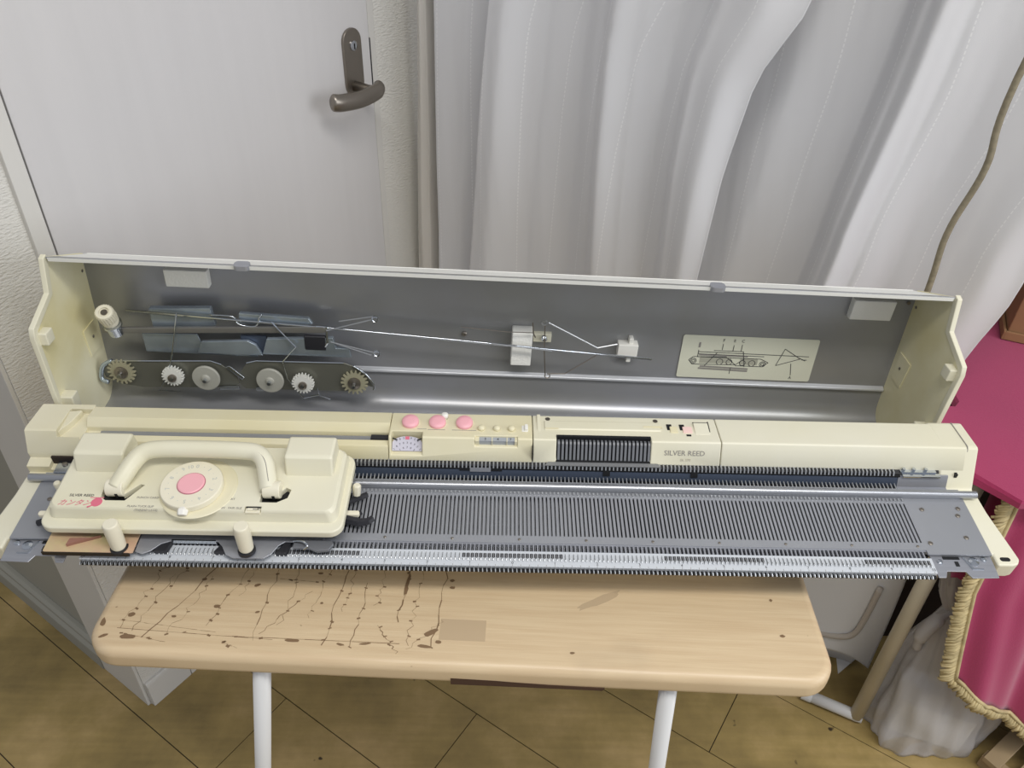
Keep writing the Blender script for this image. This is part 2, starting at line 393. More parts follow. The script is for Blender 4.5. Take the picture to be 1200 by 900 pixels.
# A: nearer panel, its right edge swept to the left lower down
curtain('curtain', 812, [(72, 66, -22), (82, 76, 2), (100, 92, 16), (160, 132, 10), (205, 160, -6), (222, 172, 6), (240, 190, 42), (270, 225, 46), (330, 300, 12), (385, 372, 4), (430, 430, 22), (462, 464, 44), (500, 500, 30), (545, 530, 6), (580, 556, 12), (615, 592, 40), (670, 620, 52), (724, 643, 40)],
        2350, 30, curt, nx=360, seed=3, label='white satin curtain panel hanging beside the white door, overlapping the panel to its right', edgefn=lambda z: interp([(100, 625), (765, 643), (972, 655), (1110, 676), (1203, 724), (2400, 830)], z, False))
curtain('curtain', 868, [(560, 560, 0), (640, 600, 8), (700, 650, 14), (760, 710, -4), (800, 760, -6), (832, 795, 30), (852, 812, 50), (880, 840, 24), (930, 890, 6), (985, 955, 8), (1030, 1000, 18), (1075, 1045, 8)],
        2350, 12, curt, nx=300, seed=9, label='white satin curtain panel at the right, behind the brown cord', edgefn=lambda z: interp([(0, 1078), (270, 1084), (500, 1062), (713, 1038), (885, 1067), (1150, 1120), (2400, 1160)], z))
curtain('curtain', 815, [(40, 16, -14), (47, 22, 4), (56, 40, 10), (64, 54, 4), (70, 62, -24)], 2350, 30, curt_b, nx=50, seed=5, label='narrow beige fold of curtain against the textured wall beside the door')
bm = bmesh.new(); tube(bm, smooth_path([(1010, 800, 2300), (1000, 800, 1500), (968, 795, 1150), (972, 795, 1045), (958, 795, 950), (961, 795, 836), (950, 795, 500), (955, 800, 240)], 8), 4.2, 8)
o = fin('hanging_cord', bm, cordm, smooth=True); o.matrix_world = ROOM.copy(); tag(o, 'grey-brown braided cord hanging down in front of the white curtain', 'cord')

# ------------------------------------------------------------------ table
tb = empty('folding_table', W(-40, 144, -760), (0, 0, -.034), 'small folding table with scratched pale wood-grain top and white tube legs, under the knitting machine', 'table')
def tp(x, y): return x, y
bm = bmesh.new(); prism(bm, rrect(-381, 386, -251, 250, 34, 8), 'z', 670, 700)
top = fin('tabletop', bm, tablem, tb, bevel=10, seg=5)
legm = []
for sx in (-1, 1):
    # crossed tube legs: one foot toward the viewer, one toward the wall
    xt = -203 if sx < 0 else 220; xb = -312 if sx < 0 else 266
    bm = bmesh.new(); tube(bm, [(xt, -236, 672), (xb, -216, 8)], 9.5, 16); fin('leg', bm, tubew, tb, smooth=True)
    bm = bmesh.new(); lathe(bm, [(12, 0), (12, 22), (10, 24)], (xb, -216, 0), (0, 0, 1), 20); fin('rubber_foot', bm, blk, tb)
    bm = bmesh.new(); tube(bm, [(xt, 225, 672), (xb, 236, 8)], 9.5, 16); fin('leg', bm, tubew, tb, smooth=True)
    bm = bmesh.new(); lathe(bm, [(12, 0), (12, 22), (10, 24)], (xb, 236, 0), (0, 0, 1), 20); fin('rubber_foot', bm, blk, tb)
bm = bmesh.new(); box(bm, -330, 330, -225, -195, 650, 670); fin('under_rail', bm, tubew, tb)
bm = bmesh.new(); box(bm, -330, 330, 195, 225, 650, 670); fin('under_rail', bm, tubew, tb)
def ribbon(bm, pts, wd, z, flip=False):
    for (a, b) in zip(pts, pts[1:]):
        a = Vector((a[0], a[1], 0)); b = Vector((b[0], b[1], 0)); d = (b-a); 
        if d.length < .01: continue
        n = Vector((-d.y, d.x, 0)).normalized()*wd/2
        bm.faces.new([bm.verts.new((p.x, p.y, z)) for p in (a-n, b-n, b+n, a+n)])
rc = random.Random(4)
def crack(p0, p1, wd=1.0, j=5, n=12):
    bm = bmesh.new(); pts = []
    for k in range(n+1):
        t = k/n; pts.append((p0[0]+(p1[0]-p0[0])*t+rc.uniform(-j, j)*.5, p0[1]+(p1[1]-p0[1])*t))
    for a, b in zip(pts, pts[1:]): ribbon(bm, [a, b], wd*rc.uniform(.25, 1.1), 700.15)
    for p in pts:
        if rc.random() < .25: ribbon(bm, [(p[0]-1.5, p[1]), (p[0]+2, p[1]+rc.uniform(-2, 2))], rc.uniform(1, 2.4), 700.2)
    return bm
for p0, p1, wd in [((-262, -110), (-322, -232), 1.1), ((-205, -115), (-212, -230), .9), ((-235, -120), (-262, -215), .8), ((-130, -112), (-138, -232), 1.0), ((-60, -112), (-65, -200), 1.6), ((-18, -110), (-26, -228), 1.2), ((-165, -165), (-205, -222), .7), ((-105, -150), (-108, -232), .8), ((-352, -222), (-190, -228), .7), ((-250, -226), (-60, -226), .7), ((-320, -150), (-336, -225), .6), ((-85, -205), (-60, -238), .9)]:
    fin('crack', crack(p0, p1, wd), crackm, tb)
for p0, p1 in [((-335, -140), (-350, -222)), ((-300, -112), (-318, -170)), ((-275, -150), (-300, -228)), ((-225, -110), (-240, -175)), ((-180, -112), (-188, -210)), ((-150, -120), (-160, -200)), ((-118, -115), (-128, -190)), ((-85, -112), (-92, -180)), ((-45, -130), (-52, -228)), ((-355, -212), (-250, -222)), ((-345, -228), (-300, -236)), ((-240, -232), (-225, -240)), ((-200, -150), (-160, -152)), ((-18, -195), (-50, -232))]:
    fin('crack', crack(p0, p1, .45, 7, 16), crackm, tb)
def blot(x, y, rx, ry, rot, z=700.3, n=9):
    bm = bmesh.new(); vs = []
    for k in range(n):
        t = 2*math.pi*k/n; r = rc.uniform(.75, 1.1); a, b = rx*r*math.cos(t), ry*r*math.sin(t)
        vs.append(bm.verts.new((x+a*math.cos(rot)-b*math.sin(rot), y+a*math.sin(rot)+b*math.cos(rot), z)))
    bm.faces.new(vs); return bm
for x, y, rx, ry, r in [(-370, -216, 3, 6, .3), (-363, -232, 5, 2, .5), (-300, -205, 3, 1.5, 0), (-215, -195, 2.5, 1.5, .4), (-150, -180, 2, 1.5, 0), (-95, -228, 6, 1.5, .1), (-120, -230, 5, 1.5, -.2), (26, -118, 3, 4, .2), (-29, -211, 9, 3, .6), (-33, -228, 9, 2.2, -.1), (-62, -150, 2, 18, -.1), (-12, -152, 3, 2, 0), (-13, -142, 3, 2, 0), (-20, -222, 4, 2, 0), (-160, -140, 3, 1.5, 0), (-170, -228, 8, 2, 0), (-345, -205, 4, 3, 0), (-338, -232, 9, 3, 0), (118, -228, 2.5, 1.5, 0), (340, -196, 3, 2, 0), (338, -150, 2, 2, 0), (-260, -190, 4, 2.5, 0), (-285, -155, 3, 2, 0), (-225, -160, 4, 2, .5)]:
    fin('chip', blot(x, y, rx, ry, r), crackm, tb)
for x, y, rx, ry, r in [(150, -160, 30, 5, .5)]:
    fin('scuff', blot(x, y, rx, ry, r, 700.1, 14), smudge, tb)
bm = bmesh.new(); ribbon(bm, [(-20, -206), (28, -206)], 26, 700.08); fin('scuff', bm, smudge, tb)
bm = bmesh.new(); prism(bm, [(-5, 671.5), (150, 672), (152, 676), (95, 677.5), (40, 681), (-5, 682)], 'y', -251.2, -240)
fin('bare_edge', bm, bare, tb, label='broken edge strip showing dark chipboard')

# ------------------------------------------------------------------ knitting machine (frame tilted forward: x along, v back, w up)
T = .1158
km = empty('knitting_machine', W(0, 0, 0), (T, 0, 0), 'long cream knitting machine with steel needle bed, lying across the pale table', 'knitting machine')
X0 = 7.5; PT = 4.47; NX = [X0+(i-99.5)*PT for i in range(200)]
NL, NR = NX[0], NX[-1]
# under body resting on the table
bm = bmesh.new(); prism(bm, [(8, -8), (165, -8), (165, -77), (40, -64), (30, -20), (8, -12)], 'x', -330, 290); fin('base', bm, cream, km)
# slotted bed plate
bm = bmesh.new()
def plate(x0, x1, v0, v1): box(bm, x0, x1, v0, v1, -2.2, 0)
plate(-523, NL-PT/2, 0, 90); plate(NR+PT/2, 524, 0, 90); plate(NL-PT/2, NR+PT/2, 5, 14.5); plate(NL-PT/2, NR+PT/2, 68, 90)
SW = .9
for i in range(201):
    xc = NL-PT/2+i*PT; a = max(xc-PT/2+SW, NL-PT/2) if i else NL-PT/2; b = xc+PT/2-SW if i < 200 else NR+PT/2
    box(bm, a, b, 14.5, 68, -2.2, 0)
fin('needle_bed', bm, steel2, km)
bm = bmesh.new(); box(bm, NL-4, NR+4, -26, 104, -9, -6.2); fin('bed_channel', bm, dark, km)
bm = bmesh.new()
for i in range(13): lathe(bm, [(1.6, 0), (1.6, .5), (1, .9)], (NL+20+i*72, 9.5, 0), (0, 0, 1), 10)
for x, v in [(NR+18, 60), (NR+10, 14), (NR+60, 62), (505, 22), (508, 52), (-500, 22), (-503, 52)]: lathe(bm, [(2.6, 0), (2.6, .7), (1.6, 1.1)], (x, v, 0), (0, 0, 1), 12)
fin('screw_heads', bm, nickel, km, kind='stuff')
# comb teeth in front of the plate and hooks at the very front: too fine to pick apart
bm = bmesh.new()
for x in NX: box(bm, x-PT/2-.8, x-PT/2+.8, -4, 5, -6, -1.2)
box(bm, NL-4, NR+4, 3.5, 5, -6, -1)
fin('front_comb', bm, steel, km, kind='stuff')
bm = bmesh.new(); prism(bm, [(-4, -2.2), (-22.5, -2.8), (-22.5, -7), (-4, -7)], 'x', NL-5, NR+5); fin('ruler_strip', bm, rulerm, km)
bm = bmesh.new()
for x in NX:
    xx = x-PT/2; tube(bm, [(xx, -22, -4), (xx, -26.5, -2.6), (xx+.3, -28.5, -4.2), (xx+.3, -27.5, -6.2), (xx, -22, -6.4)], .62, 5)
fin('sinker_hooks', bm, needlem, km, kind='stuff')
bm = bmesh.new()
for k, x in enumerate(NX):
    d = k-99.5
    if any(a < d < b for a, b in ((-12, 12), (36, 60), (84, 100), (-60, -36), (-100, -84))): box(bm, x-1.75, x+1.75, -12.2, -7, -2.7, -2.25)
fin('stitch_marks', bm, printm, km, kind='stuff')
for k in range(-10, 11):
    text('ruler_number', str(abs(k)), 4.6, printm, km, (X0+k*45*.993, -18.2, -2.6), (1, 0, 0), (0, 1, .03))
    if k < 10: text('ruler_dash', '-', 4, printm, km, (X0+(k+.5)*44.7, -15, -2.5), (1, 0, 0), (0, 1, .03))
bm = bmesh.new()
for k in range(-50, 51): box(bm, X0+k*8.94-.2, X0+k*8.94+.2, -22.3, -20.2, -3, -2.6)
fin('ruler_ticks', bm, softprint, km, kind='stuff')
# 200 needles, one object each
bm = bmesh.new()
box(bm, -.42, .42, -3, 70, -6.1, -5.3); tube(bm, [(0, -3, -4), (0, -10, -1.4), (0, -15.5, -1.3), (0, -16.5, -.6), (0, -15.2, .0), (0, -13.8, -.5)], .5, 5)
prism(bm, [(70.5, -3.5), (74.6, -3.5), (74.2, 1.9), (71, 1.3)], 'x', -.8, .8)
box(bm, -.62, .62, 74, 98, -5.6, -3.6); prism(bm, [(86, -4), (98, -4), (98, 0), (88, -.5)], 'x', -.62, .62)
nd0 = fin('needle', bm, needlem, km); nd0.location = (NX[0]*MM, 0, 0)
for x in NX[1:]:
    n = nd0.copy(); C.objects.link(n); n.location = (x*MM, 0, 0)
# rear channel
bm = bmesh.new(); prism(bm, [(90, -6), (97.5, -5.5), (103.5, 8), (105.5, 8), (99, -8), (90, -8)], 'x', NR+PT, 515); fin('rear_plate_end', bm, steel, km)
bm = bmesh.new(); prism(bm, [(98, -5.5), (104, 8), (106, 8), (100, -8)], 'x', -488, NR+PT); rp = fin('rear_plate', bm, navy, km)
bm = bmesh.new(); prism(bm, [(103.2, 8.2), (101.7, 4), (101, 4.3), (102.6, 8.5)], 'x', -54, -5); fin('slide_slot', bm, dark, km)
bm = bmesh.new(); prism(bm, [(102.7, 8.2), (101, 3.4), (100.2, 3.8), (102, 8.7)], 'x', -42, -18); fin('slide_tab', bm, steel, km)
for x in (112, 214): 
    bm = bmesh.new(); prism(bm, [(103.2, 8.2), (100.2, .5), (99.6, .9), (102.6, 8.5)], 'x', x, x+8); fin('plate_slot', bm, dark, km)
bm = bmesh.new()
for x in NX: prism(bm, [(102, 8.2), (111, 9.5), (111, 12.6), (104.5, 12.4)], 'x', x-PT/2-.78, x-PT/2+.78)
fin('rear_comb', bm, needlem, km, kind='stuff')
bm = bmesh.new(); box(bm, -488, 504.5, 108, 113, -4, 11.5); box(bm, NL, NR+6, 102, 111, 6, 8.2); fin('rear_channel', bm, dark, km)
bm = bmesh.new(); box(bm, NR+8, 504, 100, 107, 8, 10); box(bm, NR+6, 500, 105, 112, 9, 12)
for x in (462, 474, 488): lathe(bm, [(2, 0), (2, 3)], (x, 108, 12), (0, 0, 1), 10)
fin('end_bracket', bm, chrome, km)
bm = bmesh.new(); tube(bm, [(-535, 79, 4.6), (538, 79, 4.6)], 4.4, 20); box(bm, -520, 520, 76, 82, -1, 2)
fin('carriage_rail', bm, railm, km, smooth=False, label='long polished steel guide rod')
# side arms
for sx, nm in ((1, 'side_arm'), (-1, 'side_arm')):
    pts = [(503, 86), (545, 86), (546, 60), (553, 6), (554, -3), (550, -9), (543, -11), (527, -11), (527, 2.5), (503, 2.5)]
    bm = bmesh.new(); prism(bm, [(sx*x, v) for x, v in pts], 'z', -24, -2.4)
    arm = fin(nm, bm, cream, km, bevel=2.5, seg=3)
bm = bmesh.new(); prism(bm, rrect(532, 543, -6, -1, 2.4, 5), 'z', -2.6, -2.1); fin('arm_hole', bm, dark, km)
# extension brackets
def bracket(s):
    pts = [(458, 3), (525, 3), (523, -25), (494, -26), (490, -18), (470, -18), (466, -26), (458, -26)]
    bm = bmesh.new(); prism(bm, [(s*x, v) for x, v in pts], 'z', -6.5, -4.6); b = fin('end_bracket', bm, steel, km, bevel=.5, seg=1)
    bm = bmesh.new(); box(bm, *sorted((s*471, s*489)), -3.5, 0, -4.6, -4.1); box(bm, *sorted((s*482, s*486)), -12, -6, -4.6, -4.1); fin('slot', bm, dark, km)
    bm = bmesh.new(); lathe(bm, [(3, 0), (3, 1.2), (1.5, 1.8)], (s*515, -3, -4.6), (0, 0, 1), 14); lathe(bm, [(5.5, 0), (5.5, 1), (2, 2)], (s*503, -6, -4.6), (0, 0, 1), 16); lathe(bm, [(3, 0), (3, 1.4), (1.5, 2)], (s*466, -7, -4.6), (0, 0, 1), 14)
    fin('bracket_screws', bm, chrome, km)
    bm = bmesh.new(); prism(bm, [(s*494, -1), (s*492, 0), (s*498, -16), (s*510, -16), (s*510, -14.5), (s*500, -14.5)], 'z', -4.6, -3.6); fin('latch', bm, chrome, km)
bracket(1); bracket(-1)
# case: profile of (v,w)
PF = [(109, 12), (122, 34.5), (124, 36), (166, 31), (168, 28), (168, -60), (109, -60)]
def case(name, x0, x1, prof=PF, m=cream, bev=1.3, **kw):
    bm = bmesh.new(); prism(bm, prof, 'x', x0, x1); return fin(name, bm, m, km, bevel=bev, seg=3, **kw)
TR = [(109, 12), (117, 26), (126, 26.5), (127, 21), (136, 21), (137, 27), (145, 35), (166, 31), (168, 28), (168, -60), (109, -60)]
tc_ = case('track_cover', -487, -136.5, TR, creamy, .8)
bm = bmesh.new(); box(bm, -470, -137.5, 128.5, 134.5, 21, 23.5); fin('pattern_rail', bm, railm, km)
bm = bmesh.new(); box(bm, -158, -138, 128, 135, 22, 25.5); fin('rail_stop', bm, blk, km)
pc = case('control_panel', -136, 29.4, m=creamy)
cut(pc, [lambda b: box(b, -133, -97.5, 100, 133, 17, 60), lambda b: box(b, -37, 12, 100, 127.5, 27, 60)])
dc = case('drum_cover', 30.2, 247.4)
cut(dc, [lambda b: box(b, 57, 166.5, 100, 129, 14, 60)])
rc_ = case('rear_cover', 248.2, 534)
cut(rc_, [lambda b: prism(b, [(117.5, 20), (125, 20), (125, 27), (121, 27)], 'x', 384, 403)])
# end housings
ENDP = [(84, -9), (97, -8), (109, 12), (122, 34), (125, 36), (168, 31), (172, 26), (172, -60), (84, -60)]
e1 = case('end_housing', 505, 548, ENDP, bev=3)
bm = bmesh.new(); box(bm, 523, 526, 104, 108.3, 5, 10); fin('housing_slot', bm, dark, km, off=(0, 0, 0)); 
bm = bmesh.new(); prism(bm, [(109.6, 12), (122.6, 35.2), (125, 36.7), (168, 31.7), (168, 30), (125, 35), (110, 12)], 'x', 534, 535); fin('seam', bm, softprint, km)
ENDL = [(84, -9), (97, -8), (97, 2), (109, 4), (109, 12), (121, 36), (125, 37), (168, 32), (172, 26), (172, -60), (84, -60)]
e2 = case('end_housing', -548, -486.5, ENDL, creamy, 2.5)
cut(e2, [lambda b: box(b, -512, -480, 118, 160, 25, 60), lambda b: box(b, -522, -480, 86, 108, -3, 9)])
bm = bmesh.new(); prism(bm, [(-512, 122), (-512, 156), (-498, 158), (-503, 140)], 'z', 20, 33); fin('latch_ramp', bm, creamy, km, bevel=1)
bm = bmesh.new(); box(bm, -522, -486.6, 106, 108.4, -4, 8); fin('housing_slot', bm, brown, km)
bm = bmesh.new(); box(bm, -514, -480, 88, 106, -3, 3); box(bm, -512, -482, 82, 88, -3, 1); fin('pivot_bracket', bm, chrome, km, bevel=1)
bm = bmesh.new(); lathe(bm, [(3, 0), (3, 1.5), (1, 2)], (-505, 100, 3), (0, 0, 1), 12); lathe(bm, [(3, 0), (3, 1.5), (1, 2)], (-490, 100, 3), (0, 0, 1), 12); fin('pivot_screws', bm, nickel, km)
def topw(v): return 36-(v-124)*5/42
# buttons
for i, x in enumerate((-113, -81.5, -50)):
    bm = bmesh.new(); lathe(bm, [(11.5, 0), (11.5, .8), (10.5, 1.2)], (x, 147, topw(147)-.2), (0, -.1, 1), 36); fin('button_collar', bm, creamy, km)
    bm = bmesh.new(); lathe(bm, [(9.8, 0), (9.8, 4), (8.8, 5.4), (4, 5.8)], (x, 147.5, topw(147)), (0, -.1, 1), 36); fin('button', bm, pink, km, smooth=True, label='round pink push button')
    if i == 1:
        bm = bmesh.new(); lathe(bm, [(4, 0), (4, 6), (3, 7)], (x+8, 158, topw(158)), (0, 0, 1), 20); fin('pin_button', bm, whitep, km, smooth=True)
for x in (-30, -12, 5):
    bm = bmesh.new(); lathe(bm, [(4.2, 0), (4, 3), (2.5, 4.6)], (x, 139.5, topw(139)), (0, -.1, 1), 20); fin('reset_button', bm, creamy, km, smooth=True)
bm = bmesh.new(); box(bm, 17, 24.5, 135, 146, topw(140)-.4, topw(140)+.5); box(bm, 20.5, 24, 137, 145, topw(140), topw(140)+4); fin('reset_lever', bm, whitep, km, bevel=.5)
bm = bmesh.new(); box(bm, -104, -93.5, 137, 137.6, topw(137)-.1, topw(137)+.1); box(bm, -92, -72, 136, 136.7, topw(136)-.1, topw(136)+.15); box(bm, -64, -36, 136, 136.7, topw(136)-.1, topw(136)+.15); fin('button_legend', bm, softprint, km)
# dial in the window: a printed disc cropped by the window, leaning back
DN = Vector((0, -.62, .785)); DU = Vector((0, .785, .62)); DC_ = Vector((-115.2, 117, 18.4))
def dpt(x, u, h=0): return DC_+Vector((x, 0, 0))+DU*u+DN*h
bm = bmesh.new(); disc = [(-17.2, 0), (17.2, 0), (17.2, 9)]+[(17.2*math.cos(t), 9+8*math.sin(t)) for t in [math.pi*k/12 for k in range(1, 12)]]+[(-17.2, 9)]
vs = [bm.verts.new(dpt(x, u)) for x, u in disc]; vb = [bm.verts.new(dpt(x, u, -1)) for x, u in disc]; bm.faces.new(vs); bm.faces.new(vb[::-1])
for k in range(len(disc)): bm.faces.new((vs[k], vs[(k+1) % len(disc)], vb[(k+1) % len(disc)], vb[k]))
fin('number_disc', bm, mat('disc_lilac', 'C9C6D2', .4), km)
for rad, num in ((24, 11), (18.5, 9), (13, 5)):
    for k in range(num):
        a = math.radians((k-(num-1)/2)*(62/rad*4)); d = Vector((math.sin(a), 0, 0))+DU*math.cos(a); p = dpt(0, -9, .15)+d*rad
        if abs(p.x-DC_.x) > 15.5: continue
        text('disc_number', str((k*3+1) % 10), 3.4, printm, km, p, Vector((math.cos(a), 0, 0))-DU*math.sin(a), d)
bm = bmesh.new(); bm.faces.new([bm.verts.new(dpt(x, u, .3)) for x, u in ((-2.4, 13.2), (2.4, 13.2), (2.4, 16.8), (-2.4, 16.8))]); fin('disc_mark', bm, redprint, km)
bm = bmesh.new()
for s_ in (-1, 1): tube(bm, [dpt(s_*17, 14.5, .8), dpt(s_*11.5, 12.5, .8)], .8, 6)
fin('disc_pointer', bm, blk, km, kind='stuff')
# stitch counter
bm = bmesh.new(); box(bm, -36.5, 11.5, 121.5, 127.4, 27.05, 33.2); fin('counter_window', bm, mat('counter_glass', 'A6AAAE', .2), km)
bm = bmesh.new()
for x0, x1 in ((-36.8, -32), (9, 11.8), (-17.5, -16.6), (-.5, .4)): box(bm, x0, x1, 120.5, 127.4, 27.05, 33.6)
fin('counter_divider', bm, creamy, km, kind='stuff')
for i, ch in enumerate('347'):
    text('counter_digit', ch, 5, printm, km, (-25+i*14.5, 124.2, 33.3), (1, 0, 0), (0, 1, .1))
bm = bmesh.new(); box(bm, 29.4, 30.2, 110, 167, 0, 30); fin('seam', bm, dark, km)
# pattern drum with combs
bm = bmesh.new(); tube(bm, [(58, 137, 17), (166, 137, 17)], 9, 28); drum = fin('pattern_drum', bm, blk, km)
bm = bmesh.new(); box(bm, 57, 166.5, 128, 131, 13, 36); box(bm, 57, 166.5, 109, 130, 12, 14.2); fin('drum_recess', bm, dark, km)
for i in range(24):
    x = 60+i*4.55
    if i == 0:
        bm = bmesh.new(); prism(bm, [(111.5, 13.6), (112, 15), (121.5, 30.5), (124, 32), (128, 31), (128, 14)], 'x', -1.3, 1.3); lam = fin('selector_plate', bm, mat('dark_grey_plastic', '74767A', .45), km); lam.location = (x*MM, 0, 0)
    else:
        q_ = lam.copy(); C.objects.link(q_); q_.location = (x*MM, 0, 0)
bm = bmesh.new(); prism(bm, [(48, 109), (175, 109), (178, 103.5), (44, 103.5)], 'z', 12.6, 13.6); fin('drum_tray', bm, mat('grey_tray', '8A8B8C', .4, .4), km)
# upper cover features
bm = bmesh.new(); box(bm, 35, 39, 134, 165, topw(150), topw(150)+1.6); fin('stop_rib', bm, cream, km, bevel=.6)
bm = bmesh.new(); prism(bm, [(140, 34.1), (142, 35.4), (155, 33.9), (157, 32)], 'x', 44, 180); fin('raised_panel', bm, cream, km, bevel=.5)
bm = bmesh.new(); box(bm, 45, 60, 141, 142.6, 35.1, 35.5); box(bm, 160, 182, 146, 148.6, 34.6, 35.2); fin('panel_groove', bm, creamy, km)
bm = bmesh.new()
for x in (48, 176): lathe(bm, [(3, 0), (3, .25)], (x, 160, topw(160)), (0, .1, 1), 14)
fin('screw_hole', bm, nickel, km)
for x, m_, wd in ((192, creamy, 12), (207, pale_pink, 14)):
    bm = bmesh.new(); box(bm, x-4, x-1, 141, 152, topw(147)-.2, topw(147)+.35); box(bm, x-4, x+2, 150, 154, topw(152)-.2, topw(152)+.45); fin('switch_gap', bm, dark, km)
    bm = bmesh.new(); box(bm, x-1, x+wd-4, 139, 149, topw(144)-.5, topw(144)+1.6); fin('switch', bm, m_, km, bevel=.6, label='pale pink slide switch' if m_ is pale_pink else None)
bm = bmesh.new(); box(bm, 209, 214.5, 133.5, 136.5, topw(135)-.3, topw(135)+.3); box(bm, 220, 238, 157, 159, topw(158)-.3, topw(158)+.35); box(bm, 237.4, 238.3, 137, 159, topw(148)-.3, topw(148)+.75); fin('switch_gap', bm, dark, km)
bm = bmesh.new(); box(bm, 220, 237, 137, 156, topw(146)-.5, topw(146)+1.4); fin('flap', bm, cream, km, bevel=.6)
fd = Vector((0, 13, 22.5)).normalized()
text('maker_name', 'SILVER REED', 8.6, softprint, km, (205.5, 115.9, 24.6), (1, 0, 0), fd, width=1.0)
text('model_line', 'SK 270', 4.2, mat('faint_print', 'BDB7A6', .6), km, (207, 111.8, 17.6), (1, 0, 0), fd)
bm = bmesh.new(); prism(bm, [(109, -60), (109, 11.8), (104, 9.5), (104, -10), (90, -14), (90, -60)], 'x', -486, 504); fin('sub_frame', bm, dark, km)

# ------------------------------------------------------------------ carriage
ca = empty('knitting_carriage', (0, 0, FZ), (T, 0, 0), 'cream carriage with folded carrying handle and pink-centred dial, at the left of the needle bed', 'carriage')
bm = bmesh.new(); prism(bm, rrect(-482, -170, -6, 102, 14, 6), 'z', 18, 27.5); fl = fin('lower_rim', bm, cream, ca, bevel=2, seg=3)
bm = bmesh.new()
A = [(x, y, 27) for x, y in rrect(-476, -176, 6, 100, 9, 5)]; B = [(x, y, 38.5) for x, y in rrect(-474, -178, 8.5, 99, 10, 5)]; D_ = [(x, y, 41.5) for x, y in rrect(-471, -181, 11.5, 97, 9, 5)]
prev = None
rings = [[bm.verts.new(p) for p in R] for R in (A, B, D_)]; n = len(A)
for R1, R2 in zip(rings, rings[1:]):
    for k in range(n): bm.faces.new((R1[k], R1[(k+1) % n], R2[(k+1) % n], R2[k]))
bm.faces.new(rings[0][::-1]); bm.faces.new(rings[-1])
cb = fin('housing', bm, cream, ca, bevel=1.5, seg=3)
cut(cb, [lambda b: prism(b, [(-424, 36), (-423, 24), (-417, 20), (-397, 20), (-383, 41), (-388, 42), (-401, 27), (-404, 36)], 'z', 35, 50), lambda b: prism(b, [(-258, 38), (-258, 21), (-240, 21), (-230, 27), (-228, 38), (-234, 41), (-240, 33), (-250, 38)], 'z', 35, 50), lambda b: box(b, -271, -254, 7.5, 15.5, 38, 50)])
bm = bmesh.new(); box(bm, -424, -386, 20, 44, 32, 35.2); box(bm, -258, -226, 20, 44, 32, 35.2); fin('pivot_slot', bm, dark, ca)
bm = bmesh.new(); box(bm, -270, -255, 8, 15, 37.6, 40.4); box(bm, -268, -258, 10, 13, 40.4, 42); fin('slide_window', bm, knobm, ca, bevel=.4)
bm = bmesh.new(); box(bm, -270, -255, 13.6, 15.2, 40.3, 40.9); box(bm, -262, -255.4, 10.8, 11.4, 42, 42.3); fin('window_gap', bm, dark, ca)
# raised blocks at the back
for x0, x1 in ((-463, -409), (-239, -187)):
    bm = bmesh.new(); prism(bm, [(57, 40), (65, 60), (68, 62.5), (96, 62), (98, 59), (100, 30), (57, 30)], 'x', x0, x1)
    bl = fin('raised_block', bm, cream, ca, bevel=3, seg=3)
# U-shaped handle
def hsec(c, d, wdt, hgt, n=16):
    return
bm = bmesh.new()
path = smooth_path([(-409, 33, 46), (-403, 45, 52), (-396, 59, 58), (-387, 69, 62), (-370, 73, 63), (-330, 74, 63), (-288, 73, 63), (-269, 71, 62), (-259, 62, 59), (-254, 48, 52), (-250, 34, 46)], 5)
tube(bm, path, 9.5, 16)
hd = fin('handle', bm, cream, ca, smooth=True, label='U-shaped cream carrying handle folded back')
for x, y in ((-409, 34), (-246.5, 35)):
    bm = bmesh.new(); tube(bm, [(x-9, y, 45), (x+9, y, 45)], 9.5, 20); fin('handle_pivot', bm, knobm, ca, bevel=1)
    bm = bmesh.new(); box(bm, x+1, x+4, y-9.7, y-2, 40, 46); fin('pivot_gap', bm, dark, ca)
bm = bmesh.new(); tube(bm, [Vector(p)+Vector((3, -5, 7.9)) for p in path[-15:-3]], .4, 5); fin('handle_seam', bm, softprint, ca)
# dial
DC = (-331, 37, 0)
bm = bmesh.new(); lathe(bm, [(40, 41.3), (39, 42), (36, 42.4)], (DC[0]+6, DC[1]+1, 0), (0, 0, 1), 56); fin('dial_base', bm, creamy, ca, smooth=False)
bm = bmesh.new(); lathe(bm, [(31, 42), (32, 43), (32, 48.5), (31, 50)], DC, (0, 0, 1), 64); dd = fin('dial', bm, knobm, ca, bevel=.5, label='round ivory stitch dial with pink centre')
bm = bmesh.new(); lathe(bm, [(14.6, 49.6), (14.6, 50.3), (13.8, 50.4)], DC, (0, 0, 1), 48); fin('dial_ring', bm, mat('dark_pink', 'B06A78', .5), ca)
bm = bmesh.new(); lathe(bm, [(13.8, 50), (13.8, 51), (12.5, 51.6)], DC, (0, 0, 1), 48); fin('dial_centre', bm, pink, ca, label='flat pink disc in the dial')
faint = mat('pale_grey_print', 'BFC2BC', .6)
for k in range(20):
    a = 2*math.pi*k/20; d = Vector((math.sin(a), math.cos(a), 0)); ch = ['0', '·', '1', '·', '2', '·', '3', '·', '4', '·', '5', '·', '6', '·', '7', '·', '8', '·', '9', '10'][k]
    text('dial_number', ch, 6.5, faint, ca, Vector((DC[0], DC[1], 50.1))+d*23.5, (d.y, -d.x, 0), d)
bm = bmesh.new(); tube(bm, [(-331, 10, 46), (-331, 4, 46), (-331, 0, 44)], [3.5, 6, 5], 6); fin('pattern_lever', bm, whitep, ca, bevel=.8)
